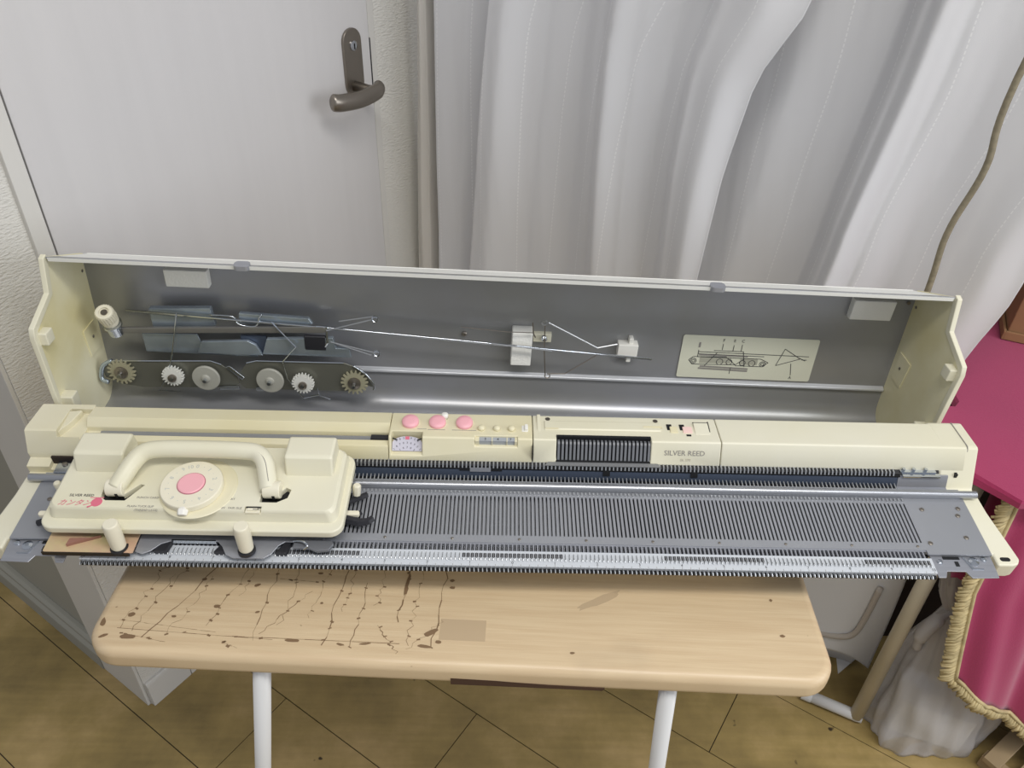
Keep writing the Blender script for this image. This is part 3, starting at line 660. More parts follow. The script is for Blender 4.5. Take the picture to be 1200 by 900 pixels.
for s, x, y, sz in (('PUNCH CARD', -374, 24, 3.6), ('PLAIN·TUCK·SLIP', -378, 12.5, 3.6), ('(THREAD LACE)', -371, 7.8, 3.4), ('PART', -288, 24, 3.6), ('KNIT IN · FAIR ISLE', -289, 12.5, 3.6)):
    text('lettering', s, sz, softprint, ca, (x, y, 41.7), (1, 0, 0), (0, 1, 0))
bm = bmesh.new()
for x, y in ((-353, 24), (-347, 12.5), (-303, 24), (-313, 12.5)): lathe(bm, [(1.3, 41.4), (1.3, 41.75)], (x, y, 0), (0, 0, 1), 10)
fin('lever_dots', bm, dark, ca)
text('maker_name', 'SILVER REED', 4.6, printm, ca, (-443, 25.5, 41.7), (1, 0, 0), (0, 1, 0))
text('logo_lettering', 'カンタン', 8.5, redprint, ca, (-447, 15.5, 41.7), (1, 0, 0), (0, 1, 0), shear=.35)
bm = bmesh.new(); lathe(bm, [(5.6, 41.4), (5.6, 41.8)], (-424.5, 17, 0), (0, 0, 1), 24); box(bm, -433, -419, 22.4, 23.2, 41.4, 41.8); tube(bm, [(-427, 13, 41.6), (-432, 10.5, 41.6)], .8, 5); fin('logo_ball', bm, redprint, ca)
# knobs in front
for x in (-399.5, -268.5):
    bm = bmesh.new(); lathe(bm, [(6, 0), (7.6, 3), (8.2, 26), (7.9, 34), (7, 36)], (x, -15.5, 9), (0, .1, 1), 28); fin('front_knob', bm, knobm, ca, smooth=False, bevel=.6)
    bm = bmesh.new(); lathe(bm, [(9, 0), (9, 3)], (x, -15.8, 6.5), (0, .1, 1), 24); fin('knob_washer', bm, blk, ca)
# side levers
bm = bmesh.new(); lathe(bm, [(4.5, 0), (4.8, 12), (3.5, 14)], (-165, 57, 12), (.1, .2, 1), 8); fin('side_lever', bm, knobm, ca, bevel=.5)
bm = bmesh.new(); tube(bm, [(-176, 48, 10), (-168, 52, 9), (-160, 56, 9), (-154, 60, 9)], 3.5, 6); fin('lever_arm', bm, blk, ca)
bm = bmesh.new(); tube(bm, [(-176, 26, 10), (-158, 22, 8), (-148, 24, 8), (-144, 28, 8)], [5, 5, 4, 4], 6); fin('lever_arm', bm, blk, ca)
bm = bmesh.new(); tube(bm, [(-176, 36, 7), (-163, 34, 5), (-158, 38, 5)], 3, 6); fin('lever_arm', bm, blk, ca)
bm = bmesh.new(); prism(bm, rrect(-176, -158, 27, 33, 2.4), 'z', 10, 15); fin('side_lever', bm, knobm, ca, bevel=.8)
bm = bmesh.new(); lathe(bm, [(4, 0), (4.2, 9), (3, 11)], (-487, 55, 14), (-.15, .1, 1), 8); fin('side_lever', bm, knobm, ca, bevel=.5)
bm = bmesh.new(); prism(bm, rrect(-492, -478, 14, 20, 2.4), 'z', 17, 22); fin('side_lever', bm, knobm, ca, bevel=.8)
bm = bmesh.new(); tube(bm, [(-478, 14, 8), (-492, 17, 7), (-498, 15, 6)], 3.5, 6); fin('lever_arm', bm, blk, ca)
bm = bmesh.new(); tube(bm, [(-478, 47, 8), (-488, 52, 12)], 3, 6); fin('lever_arm', bm, blk, ca)
# under plates
bm = bmesh.new(); box(bm, -474, -182, 2, 96, 8, 18); box(bm, -474, -182, 8, 74, 1.2, 8); fin('cam_plate', bm, dark, ca)
bm = bmesh.new(); prism(bm, rrect(-476, -384, -22, 8, 2), 'z', 7.5, 9); fin('sinker_plate_left', bm, brass, ca, bevel=.3, seg=1, label='iridescent brass-coloured plate under the carriage') ; bpy.data.objects['sinker_plate_left'].name = 'brass_plate'
bm = bmesh.new(); box(bm, -477, -388, -23, -21.3, 3.5, 8.5); fin('plate_lip', bm, mat('shadow_steel', '3A322C', .5, .4), ca)  # near-black colour stands in for the shadow beneath the brass plate
bm = bmesh.new(); prism(bm, [(-384, 8), (-384, -18), (-376, -21), (-368, -17), (-360, -8), (-350, -4), (-302, -4), (-296, -10), (-290, -20), (-282, -24), (-250, -24), (-243, -18), (-238, -8), (-232, -3), (-192, -3), (-192, 8)], 'z', 4.5, 6)
fin('front_plate', bm, steel, ca, bevel=.4, seg=1)
for x0, x1 in ((-366, -350), (-304, -290), (-240, -226)):
    bm = bmesh.new(); prism(bm, [(x0, -16), (x1-3, -16), (x1, -3), (x0+7, -3)], 'z', -1, 4.5); fin('plate_foot', bm, blk, ca, bevel=.5)
bm = bmesh.new(); box(bm, -350, -304, -4.5, -3, 2, 7); fin('plate_edge', bm, chrome, ca)
bm = bmesh.new(); prism(bm, [(-222, -2), (-184, -2), (-180, -6), (-184, -14), (-196, -16), (-205, -12), (-222, -12)], 'z', 5, 9); fin('corner_catch', bm, mat('grey_catch', '77797E', .4, .3), ca, bevel=.8)
bm = bmesh.new(); tube(bm, smooth_path([(-222, -6, 12), (-212, -8, 15), (-206, -12, 13), (-210, -15, 10)]), 1, 6); fin('catch_wire', bm, chrome, ca)
bm = bmesh.new(); prism(bm, [(-452, -8), (-432, -7), (-422, -4), (-446, -13), (-453, -16)], 'z', 9, 13); fin('spring_tab', bm, mat('pinkish_tab', '9A6E60', .5), ca)

# ------------------------------------------------------------------ case lid standing behind the machine
ld = empty('machine_lid', (0, 0, FZ), (0, .031, .013), 'open case lid with grey metal inside and yellowed end caps, standing behind the knitting machine', 'lid')
bm = bmesh.new()
arc = [(280+28*math.cos(t), -20-28*math.sin(t)) for t in [math.pi/2*k/9 for k in range(10)]]
inner = [(243, 188), (322, 150), (320, 140)]+arc+[(180, -50)]
outer = [(180, -51.5)]+[(280+29.5*math.cos(t), -20-29.5*math.sin(t)) for t in [math.pi/2*k/9 for k in range(9, -1, -1)]]+[(322, 138), (324, 151), (244, 190)]
prism(bm, inner+outer, 'x', -535, 535); pn = fin('metal_shell', bm, lidm, ld, smooth=True)
pn.modifiers.new('e', 'EDGE_SPLIT').split_angle = .6
bm = bmesh.new(); prism(bm, [(241, 186), (240, 191), (324.5, 153), (324.5, 150.5), (243, 189)], 'x', -530, 530); prism(bm, [(324.2, 152), (324.2, 138), (311, -16), (312, -16), (326, 138), (326, 153)], 'x', -530, 530)
fin('outer_enamel', bm, rimm, ld, label='white enamelled top edge')
bm = bmesh.new(); prism(bm, [(311, -1), (307, 0), (304.5, 2), (304.5, 5), (312, 8)], 'x', -250, 534); fin('ledge', bm, mat('bright_steel', 'D5D7DB', .3, .4), ld, bevel=1, label='bright horizontal ridge')
for x in (-312, 243):
    bm = bmesh.new(); prism(bm, rrect(x-9, x+9, 236, 250, 5), 'z', 187, 192.5); fin('catch', bm, steel, ld)
for s in (-1, 1):
    prof = [(243, 190), (232, 150), (183, 131), (180, 122), (184, -52), (300, -52), (313, -30), (326, 140), (325, 153)]
    bm = bmesh.new(); prism(bm, prof, 'x', s*535, s*538.5); cp = fin('end_cap', bm, capm, ld)
    rim = [(247, 192), (239, 190), (228, 151), (180, 133), (176, 122), (180, -52), (187, -52), (184.5, 120), (187, 126), (236, 146), (247, 184)]
    bm = bmesh.new(); prism(bm, rim, 'x', s*533.6, s*540); prism(bm, [(243, 190), (325, 152), (324, 149), (243, 185)], 'x', s*533, s*540)
    fin('cap_rim', bm, cream, cp, bevel=1)
    bm = bmesh.new(); box(bm, min(s*525, s*536), max(s*525, s*536), 184, 200, 108, 124); fin('cap_lug', bm, cream, cp, bevel=1.5)
    bm = bmesh.new(); box(bm, min(s*520, s*536), max(s*520, s*536), 184, 200, 10, 34); fin('cap_lug', bm, cream, cp, bevel=1.5)
    bm = bmesh.new(); prism(bm, [(300, 30), (275, 30), (272, 70), (304, 70)], 'x', min(s*533.4, s*535), max(s*533.4, s*535)); fin('cap_pad', bm, capm, cp, bevel=.5)
    bm = bmesh.new()
    for y, z in ((312, 135), (290, 52)): lathe(bm, [(2, 0), (2, .6)], (s*533.3 if z < 100 else s*535, y, z), (-s, 0, 0), 12)
    fin('cap_screw', bm, nickel, cp)
def lidbox(name, x0, x1, z0, z1, d, m, bev=1.5, parent=None):
    bm = bmesh.new(); yb = 309+(z0+z1)/2*.083+2
    box(bm, x0, x1, yb-d, yb, z0, z1); return fin(name, bm, m, parent or ld, bevel=bev)
lidbox('foam_block', -434, -380, 119, 143, 13, foam); lidbox('foam_block', 450, 506, 114, 143, 13, foam); lidbox('foam_block', 7, 34, 28, 80, 20, foam)
bm = bmesh.new(); prism(bm, rrect(238, 425, 11, 77, 3), 'y', 308, 308.4)
lb = fin('instruction_label', bm, stick, ld, label='cream label with a line drawing of the sinker plate assembly')
lb.rotation_euler = (-.083, 0, 0); lb.location = (0, .0008, .0256)
LY = 307.7
def ink(segs, wd=1.0, m=printm, name='line_drawing'):
    bm = bmesh.new()
    for pts in segs:
        for a, b in zip(pts, pts[1:]):
            a = Vector(a); b = Vector(b); d = b-a
            if d.length < .01: continue
            n = Vector((-d.y, d.x)).normalized()*wd/2
            bm.faces.new([bm.verts.new((p.x, LY, p.y)) for p in (a-n, b-n, b+n, a+n)])
    o = fin(name, bm, m, lb); return o
def circ(cx, cy, r, n=16): return [(cx+r*math.cos(2*math.pi*k/n), cy+r*math.sin(2*math.pi*k/n)) for k in range(n+1)]
def bp(x, z): return (238+x*187, 11+z*66)   # 0..1 on the label
ink([[bp(.13, .62), bp(.95, .6)], [bp(.13, .57), bp(.62, .56)], [bp(.13, .66), bp(.13, .5), bp(.5, .5)], [bp(.24, .66), bp(.46, .66), bp(.46, .62)],
     [bp(.07, .42), bp(.1, .5), bp(.34, .52), bp(.42, .34), bp(.1, .32), bp(.07, .42)], [bp(.42, .34), bp(.48, .5), bp(.6, .5), bp(.66, .42), bp(.62, .32), bp(.42, .32)],
     circ(*bp(.105, .4), 4), circ(*bp(.105, .4), 2), circ(*bp(.3, .4), 4.5), circ(*bp(.37, .4), 4), circ(*bp(.47, .39), 4), circ(*bp(.54, .39), 4.5), circ(*bp(.62, .38), 4), circ(*bp(.62, .38), 2),
     [bp(.19, .28), bp(.27, .62)], [bp(.46, .64), bp(.49, .3)], [bp(.76, .76), bp(.72, .36), bp(.89, .54), bp(.76, .76)], [bp(.83, .42), bp(.85, .14)], [bp(.3, .82), bp(.3, .68)], [bp(.38, .8), bp(.38, .66)], [bp(.44, .82), bp(.44, .66)], [bp(.39, .28), bp(.39, .12)],
     [bp(.88, .56), bp(.93, .5)], [bp(.9, .52), bp(.94, .52)]], .9)
ink([[bp(.16, .28), bp(.52, .25)], [bp(.15, .23), bp(.52, .2)], [bp(.13, .72), bp(.13, .84)], [bp(.14, .55), bp(.5, .55)]], 2.6, softprint)
ink([[bp(.15, .42), bp(.38, .44)], [bp(.45, .42), bp(.58, .42)]], 9, mat('drawing_tone', 'A9A898', .6), 'drawing_tone').location.y = .0001
for ch, x, z in (('F', .3, .9), ('E', .38, .9), ('C', .44, .9), ('A', .85, .08)):
    text('label_letter', ch, 6, printm, lb, (bp(x, z)[0], LY, bp(x, z)[1]), (1, 0, 0), (0, 0, 1))
bm = bmesh.new(); lathe(bm, [(3.6, 0), (3.6, 2), (2, 3)], (-56, 314, 64), (0, -1, .08), 16); lathe(bm, [(2.4, 0), (2.4, 2)], (526, 318, 138), (0, -1, .08), 12); fin('rivet', bm, nickel, ld)
lidbox('clip_plate', 36, 60, 59, 72, 8, cream, .6)
bm = bmesh.new(); lathe(bm, [(4, 0), (4, 4), (2, 6)], (50, 306, 68), (0, -1, 0), 16); fin('clip_screw', bm, chrome, ld)
lidbox('rod_clip', 150, 177, 44, 64, 14, whitep, 1); lidbox('rod_clip', 164, 170, 34, 72, 10, whitep, 1)
bm = bmesh.new(); box(bm, 362, 376, 296, 305, -52, -46); fin('catch', bm, chrome, ld, bevel=.6)
bm = bmesh.new()
for x in [-560+0]: pass
bm.free()

# ------------------------------------------------------------------ sinker plate assembly clipped in the lid
sp = empty('sinker_plate_assembly', (0, 0, FZ), (0, .031, .013), 'steel sinker plate assembly with toothed wheels and cream knob, clipped inside the lid', 'machine part')
def xz(name, pts, y0, y1, m, bev=.6, **kw):
    bm = bmesh.new(); prism(bm, pts, 'y', y0, y1); return fin(name, bm, m, sp, bevel=bev, seg=1, **kw)
xz('brush_plate', [(-526, -4), (-527, 6), (-522, 16), (-512, 23), (-384, 29), (-372, 24), (-354, 6), (-352, -6), (-362, -13), (-480, -18), (-505, -14), (-516, -8)], 277, 279, platem)
xz('brush_plate', [(-352, -6), (-352, 8), (-338, 28), (-325, 32), (-212, 34), (-192, 26), (-178, 10), (-175, -4), (-182, -2), (-200, -12), (-345, -14)], 277, 279, platem)
bm = bmesh.new(); tube(bm, [(-510, 276, 24), (-384, 276, 30), (-371, 276, 25)], .9, 5); fin('plate_edge', bm, chrome, sp)
bm = bmesh.new(); tube(bm, [(-338, 276, 29), (-325, 276, 33), (-212, 276, 35)], .9, 5); fin('plate_edge', bm, chrome, sp)
bm = bmesh.new(); tube(bm, smooth_path([(-512, 278, 23), (-524, 277, 16), (-529, 275, 4), (-528, 272, -4), (-520, 270, -6)]), 3, 8); fin('plate_hook', bm, bluech, sp, smooth=True)
bm = bmesh.new(); tube(bm, smooth_path([(-200, 276, 31), (-184, 274, 20), (-174, 273, 4), (-174, 272, -4)]), 1.4, 8); fin('curved_spring', bm, chrome, sp, smooth=True)
xz('upper_bar', [(-517, 61), (-517, 69), (-236, 84), (-230, 80), (-236, 75)], 284, 288, mat('grey_bar', '8E8C88', .35, .6))
xz('mounting_rail', [(-470, 32), (-470, 60), (-400, 62), (-396, 48), (-330, 46), (-326, 30)], 289, 292, bluech)
xz('mounting_rail', [(-402, 36), (-394, 54), (-335, 58), (-325, 52), (-318, 36)], 284, 289, bluech)
xz('mounting_rail', [(-318, 38), (-310, 62), (-225, 68), (-222, 52), (-205, 52), (-203, 38)], 284, 290, bluech)
xz('mounting_rail', [(-345, 34), (-345, 62), (-312, 62), (-312, 34)], 290, 294, navy)
xz('tube_channel', [(-455, 66), (-455, 96), (-378, 100), (-375, 74)], 292, 300, bluech)
xz('tube_channel', [(-344, 80), (-342, 96), (-255, 92), (-250, 84)], 290, 296, bluech)
bm = bmesh.new(); tube(bm, smooth_path([(-378, 288, 93), (-350, 288, 92), (-343, 286, 82), (-322, 286, 80), (-316, 288, 92), (-313, 290, 96)], 4), 1.2, 6); fin('retaining_wire', bm, chrome, sp, smooth=True)
bm = bmesh.new(); lathe(bm, [(9, 0), (9, 16), (12, 17), (12, 20)], (-500, 286, 62), (.05, -.35, .94), 20); fin('knob_post', bm, chrome, sp)
bm = bmesh.new(); lathe(bm, [(9, 0), (10.2, 3), (10.2, 6), (9.6, 8), (10.6, 11), (10.8, 26), (9.8, 28), (6, 28), (6, 25), (3, 25)], (-499, 279, 82), (.05, -.5, .86), 28); kn = fin('clamp_knob', bm, knobm, sp, bevel=.5, label='ribbed cream clamp knob')
bm = bmesh.new(); lathe(bm, [(4, 0), (4, 1.5)], (-497.8, 266.7, 103.5), (.05, -.5, .86), 14); fin('knob_centre', bm, nickel, sp)
for s_ in range(22):
    a = 2*math.pi*s_/22
q2 = Vector((.05, -.5, .86)).normalized().to_track_quat('Z', 'Y')
bm = bmesh.new()
for s_ in range(22):
    a = 2*math.pi*s_/22; o_ = Vector((-499, 279, 82))+q2 @ Vector((10.7*math.cos(a), 10.7*math.sin(a), 11)); e_ = Vector((-499, 279, 82))+q2 @ Vector((10.7*math.cos(a), 10.7*math.sin(a), 26))
    tube(bm, [o_, e_], .7, 5)
fin('knob_ribs', bm, knobm, sp, kind='stuff')
AX = (0.0, -1, .1)
for x, z, r, kind in ((-501, 9, 18, 'dull'), (-434, 8, 14, 'white'), (-392, 6, 18, 'disc'), (-309, 6, 18, 'disc'), (-266, 4, 14.5, 'white'), (-199, 6, 18, 'dull2')):
    c0 = (x, 277, z)
    bm = bmesh.new(); tube(bm, [(x, 285, z), (x, 262, z)], 2.5, 10); fin('axle', bm, chrome, sp)
    if kind == 'disc':
        bm = bmesh.new(); lathe(bm, [(r, 0), (r, 2.5), (r-1, 3.4), (6, 3.6), (5, 5), (3, 6)], (x, 272, z), AX, 36); fin('rubber_wheel', bm, grayw, sp, bevel=.3)
    elif kind == 'white':
        bm = bmesh.new(); gear(bm, (x, 273, z), AX, r-3.2, r, 6, 20); fin('toothed_wheel', bm, gearw, sp)
        bm = bmesh.new(); lathe(bm, [(5.5, 0), (5.5, 3), (3, 4)], (x, 267, z-1), AX, 16); fin('wheel_hub', bm, nickel, sp)
    else:
        bm = bmesh.new(); gear(bm, (x, 275, z), AX, r-4.5, r, 3, 18); fin('brush_wheel', bm, dullw, sp)
        bm = bmesh.new(); lathe(bm, [(8.5, 0), (8.5, 2), (4, 3.5)], (x, 272, z), AX, 20); fin('wheel_hub', bm, nickel, sp)
for i, pts in enumerate(([(-417, 283, 97), (-431, 276, 40), (-441, 272, 10), (-457, 270, -17), (-430, 270, -17)], [(-300, 282, 90), (-272, 278, 56), (-290, 275, 34), (-285, 270, 10), (-268, 270, -21), (-245, 270, -14)], [(-248, 268, -2), (-246, 268, -14), (-232, 268, -20)])):
    bm = bmesh.new(); tube(bm, pts, .9, 6); fin('wire_clip', bm, chrome, sp)
xz('valley_catch', [(-366, 22), (-360, 24), (-343, 6), (-347, 2)], 274, 276, chrome)
xz('foot', [(-378, -14), (-352, -12), (-352, -8), (-378, -9)], 272, 276, chrome); xz('foot', [(-330, -14), (-300, -12), (-312, -7), (-330, -9)], 272, 276, chrome)

# ------------------------------------------------------------------ yarn tension rod and yarn guide
yr = empty('yarn_tension_rod', (0, 0, FZ), (0, .031, .013), 'long thin steel yarn tension rod lying across the inside of the lid', 'rod')
bm = bmesh.new(); tube(bm, [(-481, 287, 95), (-240, 287, 82), (-60, 286, 71), (193, 284, 55)], [2, 1.9, 1.6, 1.5], 8); fin('rod', bm, chrome, yr, smooth=True)
bm = bmesh.new(); tube(bm, [(-245, 286, 84), (-232, 286, 84), (-232, 285, 60), (-236, 285, 54)], 2, 8); xzb = fin('rod_mount', bm, chrome, yr)
bm = bmesh.new(); box(bm, -262, -234, 283, 289, 48, 70); fin('tension_block', bm, blk, yr, bevel=2)
for a, b in (((-232, 284, 79), (-171, 283, 100)), ((-215, 284, 94), (-171, 283, 104)), ((-228, 284, 62), (-171, 282, 49)), ((-222, 284, 60), (-176, 282, 45)), ((-20, 284, 70), (60, 284, 62))):
    bm = bmesh.new(); tube(bm, [a, b], .9, 6); fin('spring_wire', bm, needlem, yr)
for x, z in ((-169, 101), (-169, 48)):
    bm = bmesh.new(); tube(bm, [(x+4*math.cos(t*.7), 283-t*.25, z+4*math.sin(t*.7)) for t in range(14)], .9, 6); fin('eyelet', bm, chrome, yr)
yg = empty('wire_yarn_guide', (0, 0, FZ), (0, .031, .013), 'bent wire yarn guide forming a triangle near the middle of the lid', 'wire')
bm = bmesh.new(); tube(bm, [(47+3.5*math.cos(t*.7), 290, 101+3.5*math.sin(t*.7)) for t in range(9)]+[(52, 286, 104), (119, 285, 69), (145, 288, 74)], .95, 6); fin('upper_wire', bm, needlem, yg)
bm = bmesh.new(); tube(bm, [(48, 290, 97), (50, 288, 60), (54, 284, 24)]+[(57+3.5*math.cos(2.5+t*.7), 283, 22+3.5*math.sin(2.5+t*.7)) for t in range(9)]+[(80, 284, 26), (119, 286, 56)], .8, 6); fin('lower_wire', bm, nickel, yg)
bm = bmesh.new(); tube(bm, [(-60, 286, 92), (0, 288, 86), (33, 290, 85)], .6, 6); tube(bm, [(32, 290, 100), (34, 290, 84), (37, 290, 78)], .9, 6); fin('guide_pin', bm, nickel, yg)

# ------------------------------------------------------------------ right side: cloth-covered table, fringe cloth, box, pole, bag
def world_obj(name, bm, m, label, cat, **kw):
    o = fin(name, bm, m, None, **kw); o.location.z += FZ*MM; return tag(o, label, cat)
ct = empty('dark_fill_box', W(1100, 600, -760), (0, 0, 0), 'dark box added to fill the shaded space under the magenta cloth at the right', 'cabinet')
ct.location = (1.1, .7, 0)
bm = bmesh.new(); box(bm, -300, 300, -250, 350, 0, 640); fin('body', bm, brown, ct)  # dark body added in place of the shaded space under the table
bm = bmesh.new(); prism(bm, [(-395, -505), (300, -505), (300, 350), (-300, 350), (-318, -180), (-368, -300), (-408, -338), (-460, -345), (-460, -420)], 'z', 640, 655); fin('board', bm, brown, ct)
def drape(pts_top, name, m, label, cat, z, drop, wob=3):
    """cloth lying on a polygon with a hem hanging over its outline"""
    bm = bmesh.new(); P = []
    n = len(pts_top)
    for i in range(n):
        a, b = Vector(pts_top[i]), Vector(pts_top[(i+1) % n]); k = max(2, int((b-a).length/18))
        for j in range(k): P.append(a+(b-a)*j/k)
    cx = sum(p.x for p in P)/len(P); cy = sum(p.y for p in P)/len(P)
    top = [bm.verts.new((p.x, p.y, z)) for p in P]; bm.faces.new(top)
    R0 = top
    for s in range(1, 4):
        R1 = []
        for i, p in enumerate(P):
            d = Vector((p.x-cx, p.y-cy)).normalized(); w_ = 2+s*.8+wob*math.sin(i*.55)*s/3
            R1.append(bm.verts.new((p.x+d.x*w_, p.y+d.y*w_, z-drop*s/3*(1+.08*math.sin(i*.3)))))
        for i in range(len(P)): bm.faces.new((R0[i], R0[(i+1) % len(P)], R1[(i+1) % len(P)], R1[i]))
        R0 = R1
    return world_obj(name, bm, m, label, cat, smooth=False)
drape([(600, 330), (636, 270), (697, 186), (1390, 186), (1410, 1060), (795, 1060), (726, 520), (712, 405), (700, 392), (600, 404)], 'table_cloth', magenta, 'plain magenta cloth lying flat over the dark box beside the machine', 'cloth', -100, 13)
# hanging cloth with fringe
def hang(u, v):
    # u 0..1 left to right, v 0..1 down the left edge
    L = [Vector((712, 214, -112)), Vector((706, 188, -268)), Vector((734, 160, -480))]
    t = v*2; a = L[0].lerp(L[1], t) if t < 1 else L[1].lerp(L[2], t-1)
    zb = -480-(u*560)*.62 - 40*math.sin(u*2.2)
    z = -112+(zb+112)*v
    x = a.x + u*560; yy = a.y + 9*math.sin(u*26+v*2)*(.3+v*.9) + 4*math.sin(u*60) 
    return Vector((x, yy, z))
bm = bmesh.new(); NU, NV = 90, 30; g = [[bm.verts.new(hang(i/NU, j/NV)) for i in range(NU+1)] for j in range(NV+1)]
for j in range(NV):
    for i in range(NU): bm.faces.new((g[j][i], g[j+1][i], g[j+1][i+1], g[j][i+1]))
fc = empty('fringed_cloth', W(760, 200, -112), (0, 0, 0), 'magenta cloth edged with gold fringe, hanging at the lower right', 'cloth')
for v in bm.verts: v.co -= Vector((760, 200, -112))
o = fin('cloth', bm, magenta, fc, smooth=True); sd = o.modifiers.new('s', 'SOLIDIFY'); sd.thickness = .002
bm = bmesh.new(); rf = random.Random(2)
def tassel(p, d, L):
    q = p+d*L+Vector((rf.uniform(-3, 3), rf.uniform(-3, 3), rf.uniform(-3, 3)))
    tube(bm, [p, p.lerp(q, .5)+Vector((rf.uniform(-1.5, 1.5), -3, rf.uniform(-1.5, 1.5))), q], [2.0, 3.0, 2.2], 5)
for k in range(150):
    v = k/150; p = hang(0, v)-Vector((760, 200, -112)); tassel(p+Vector((0, -3, 0)), Vector((-1, 0, -.45)).normalized(), 24)
for k in range(180):
    u = k/180; p = hang(u, 1)-Vector((760, 200, -112)); tassel(p+Vector((0, -3, 0)), Vector((-.35, 0, -1)).normalized(), 20)
fin('fringe', bm, fringe, fc, smooth=True, kind='stuff', label='gold bullion fringe')
bm = bmesh.new(); tube(bm, [hang(0, k/30)-Vector((758, 204, -112)) for k in range(31)]+[hang(k/30, 1)-Vector((758, 204, -112)) for k in range(31)], 3.5, 6); fin('braid', bm, fringe, fc, smooth=True)
bm = bmesh.new(); g2 = [[bm.verts.new(hang(i/8*.2, j/NV)+Vector((-20+4*math.sin(j*.4), 30, 8))-Vector((760, 200, -112))) for i in range(9)] for j in range(17)]
for j in range(16):
    for i in range(8): bm.faces.new((g2[j][i], g2[j+1][i], g2[j+1][i+1], g2[j][i+1]))
fin('under_layer', bm, magenta, fc, smooth=True)
# cardboard box
cbx = empty('cardboard_box', W(1030, 700, -96), (0, 0, -.42), 'brown cardboard box on the magenta cloth at the right edge', 'box')
bm = bmesh.new(); box(bm, -120, 220, -160, 200, 2, 150); fin('carton', bm, card, cbx, bevel=2)
bm = bmesh.new(); box(bm, -124, 224, -166, -161, 0, 16); box(bm, -126, -121, -166, 206, 0, 16); fin('flap', bm, card, cbx, bevel=1)
cbx.location = (1.052, .688, FZ*MM-.0985)
# garment rack pole and foot
gr = empty('rack_stand', W(684, 259, -760), (0, 0, 0), 'beige upright pole with a white tube foot, beside the plastic bag', 'stand')
bm = bmesh.new(); tube(bm, [(0, 0, 16), (0, 0, 636)], 12.5, 18); fin('pole', bm, beiget, gr, smooth=True)
bm = bmesh.new(); dx, dy = (606-684), (290-259)
tube(bm, [(dx*1.0, dy*1.3, 14), (0, 0, 14), (-dx*.12, -dy*.12, 14)], 11, 16); fin('foot', bm, tubew, gr, smooth=True)
bm = bmesh.new(); lathe(bm, [(12.5, 0), (12.5, 18)], (dx*.9-3, dy*1.25, 14), (dx, dy*1.3, 0), 18); fin('end_plug', bm, tubew, gr)
# plastic bag with a white carton inside
bg = empty('plastic_bag', W(806, 256, -760), (0, 0, 0), 'knotted translucent white plastic bag standing on the floor beside the beige pole', 'bag')
rings = [(-2, 0, 60, 50), (2, 0, 100, 72), (40, 0, 104, 76), (110, 0, 102, 74), (180, -6, 92, 68), (240, -16, 72, 54), (290, -32, 44, 36), (325, -44, 28, 22), (340, -47, 20, 16), (356, -48, 30, 18), (385, -50, 44, 18), (425, -54, 50, 16), (470, -62, 42, 12), (500, -66, 16, 6)]
bm = bmesh.new(); NN = 96; RR = []
zz = []
for i in range(len(rings)-1):
    for k in range(5): zz.append(i+k/5)
zz.append(len(rings)-1-1e-6)
for t in zz:
    i = int(t); f = t-i; a = rings[i]; b = rings[min(i+1, len(rings)-1)]; h, cx, rx, ry = [a[k]+(b[k]-a[k])*f for k in range(4)]
    ring = []
    for k in range(NN):
        th = 2*math.pi*k/NN; fold = 1+.05*math.sin(th*9+h*.008)*min(1, h/120)+.035*math.sin(th*17+h*.02)+.03*math.sin(th*5+h*.05)
        c, s = math.cos(th), math.sin(th); sq = (abs(c)**4+abs(s)**4)**(-.25) if h < 200 else 1
        sq = 1+(sq-1)*.6
        ring.append(bm.verts.new((cx+rx*c*fold*sq, ry*s*fold*sq, max(h, 1)+2.5*math.sin(th*6+h*.03))))
    RR.append(ring)
for A, B in zip(RR, RR[1:]):
    for k in range(NN): bm.faces.new((A[k], A[(k+1) % NN], B[(k+1) % NN], B[k]))
bm.faces.new(RR[0][::-1]); bm.faces.new(RR[-1])
fin('film', bm, bagm, bg, smooth=True)
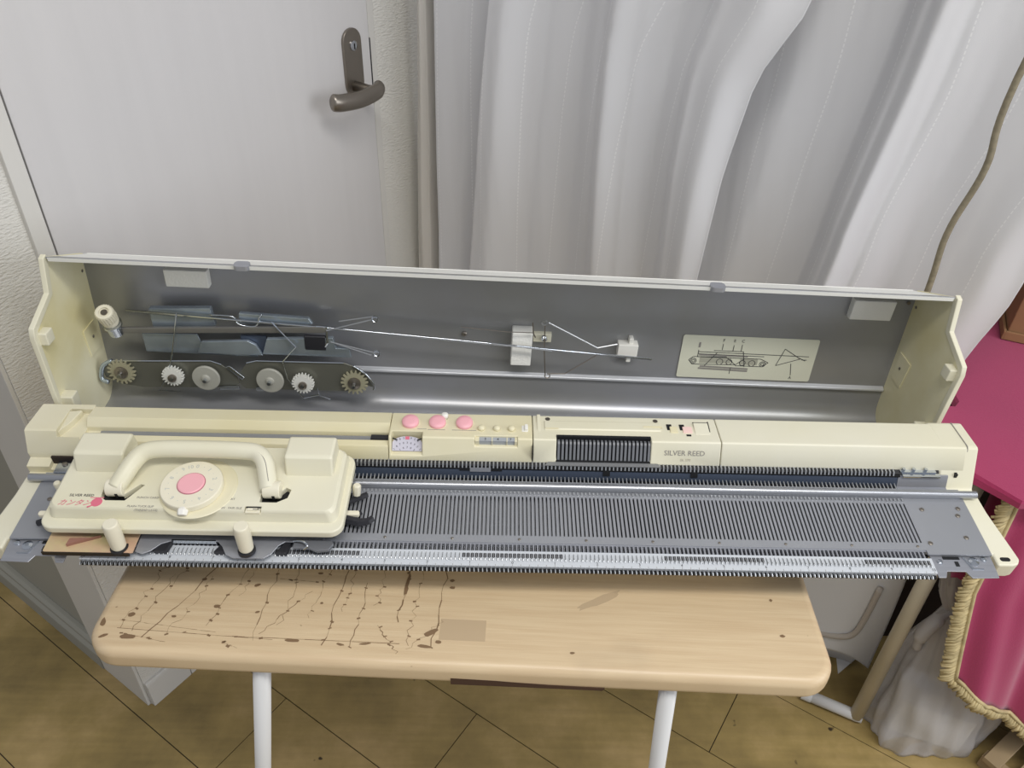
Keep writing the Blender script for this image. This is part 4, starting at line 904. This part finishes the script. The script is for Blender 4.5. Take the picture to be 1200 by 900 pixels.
bm = bmesh.new(); tube(bm, smooth_path([(-46, -4, 345), (-80, -12, 330), (-96, -14, 290), (-90, -10, 250)]), [6]*6+[12]*8+[8]*5, 8); fin('knot_tail', bm, bagm, bg, smooth=True)
wb = empty('white_carton', W(812, 256, -757), (0, 0, -.35), 'small white carton inside the plastic bag', 'box')
bm = bmesh.new(); box(bm, -62, 62, -42, 42, 0, 92); fin('carton', bm, whitep, wb, bevel=1.5)
# paper scrap on the floor
bm = bmesh.new(); prism(bm, [(706, 440), (743, 396), (686, 357)], 'z', -760+.2, -758.8)
for v in bm.verts: v.co.z += (8 if v.co.x > 735 else 0)
world_obj('paper_scrap', bm, wcloth, 'white triangular scrap of paper on the floor beneath the curtain', 'paper')
# white quilted cloth with beige piping, right of the table
bm = bmesh.new(); NU, NV = 30, 30
def wc(u, v):
    x = 560+u*(150+25*v); z = -430-v*(300-55*math.sin(u*3.1)*v); y = 385-40*u+10*math.sin(u*5+v*2)
    return Vector((x, y, z))
g = [[bm.verts.new(wc(i/NU, j/NV)) for i in range(NU+1)] for j in range(NV+1)]
for j in range(NV):
    for i in range(NU): bm.faces.new((g[j][i], g[j+1][i], g[j+1][i+1], g[j][i+1]))
wq = world_obj('white_cover', bm, wcloth, 'white cloth cover with rounded beige piping, seen right of the table edge', 'cloth', smooth=True)
wq.modifiers.new('s', 'SOLIDIFY').thickness = .003
bm = bmesh.new(); pts = []
for x, z in [(575, -650), (615, -640), (650, -625), (668, -605), (674, -560), (676, -470)]: 
    u = (x-560)/160; pts.append((x, 385-40*u+10*math.sin(u*5+1)-8, z))
tube(bm, smooth_path(pts), 5.5, 8); o = fin('piping', bm, pipem, wq, smooth=True)
# wooden rack low at the right edge
wr = empty('slatted_rack', W(1050, 175, -760), (0, 0, .6), 'pale wooden slatted rack on the floor at the lower right corner', 'rack')
for k in range(4):
    bm = bmesh.new(); box(bm, -150, 200, k*48-80, k*48-52, 30, 42); fin('slat', bm, slatm, wr, bevel=1)
for x in (-140, 170):
    bm = bmesh.new(); box(bm, x, x+20, -84, 96, 0, 30); fin('runner', bm, slatm, wr, bevel=1)
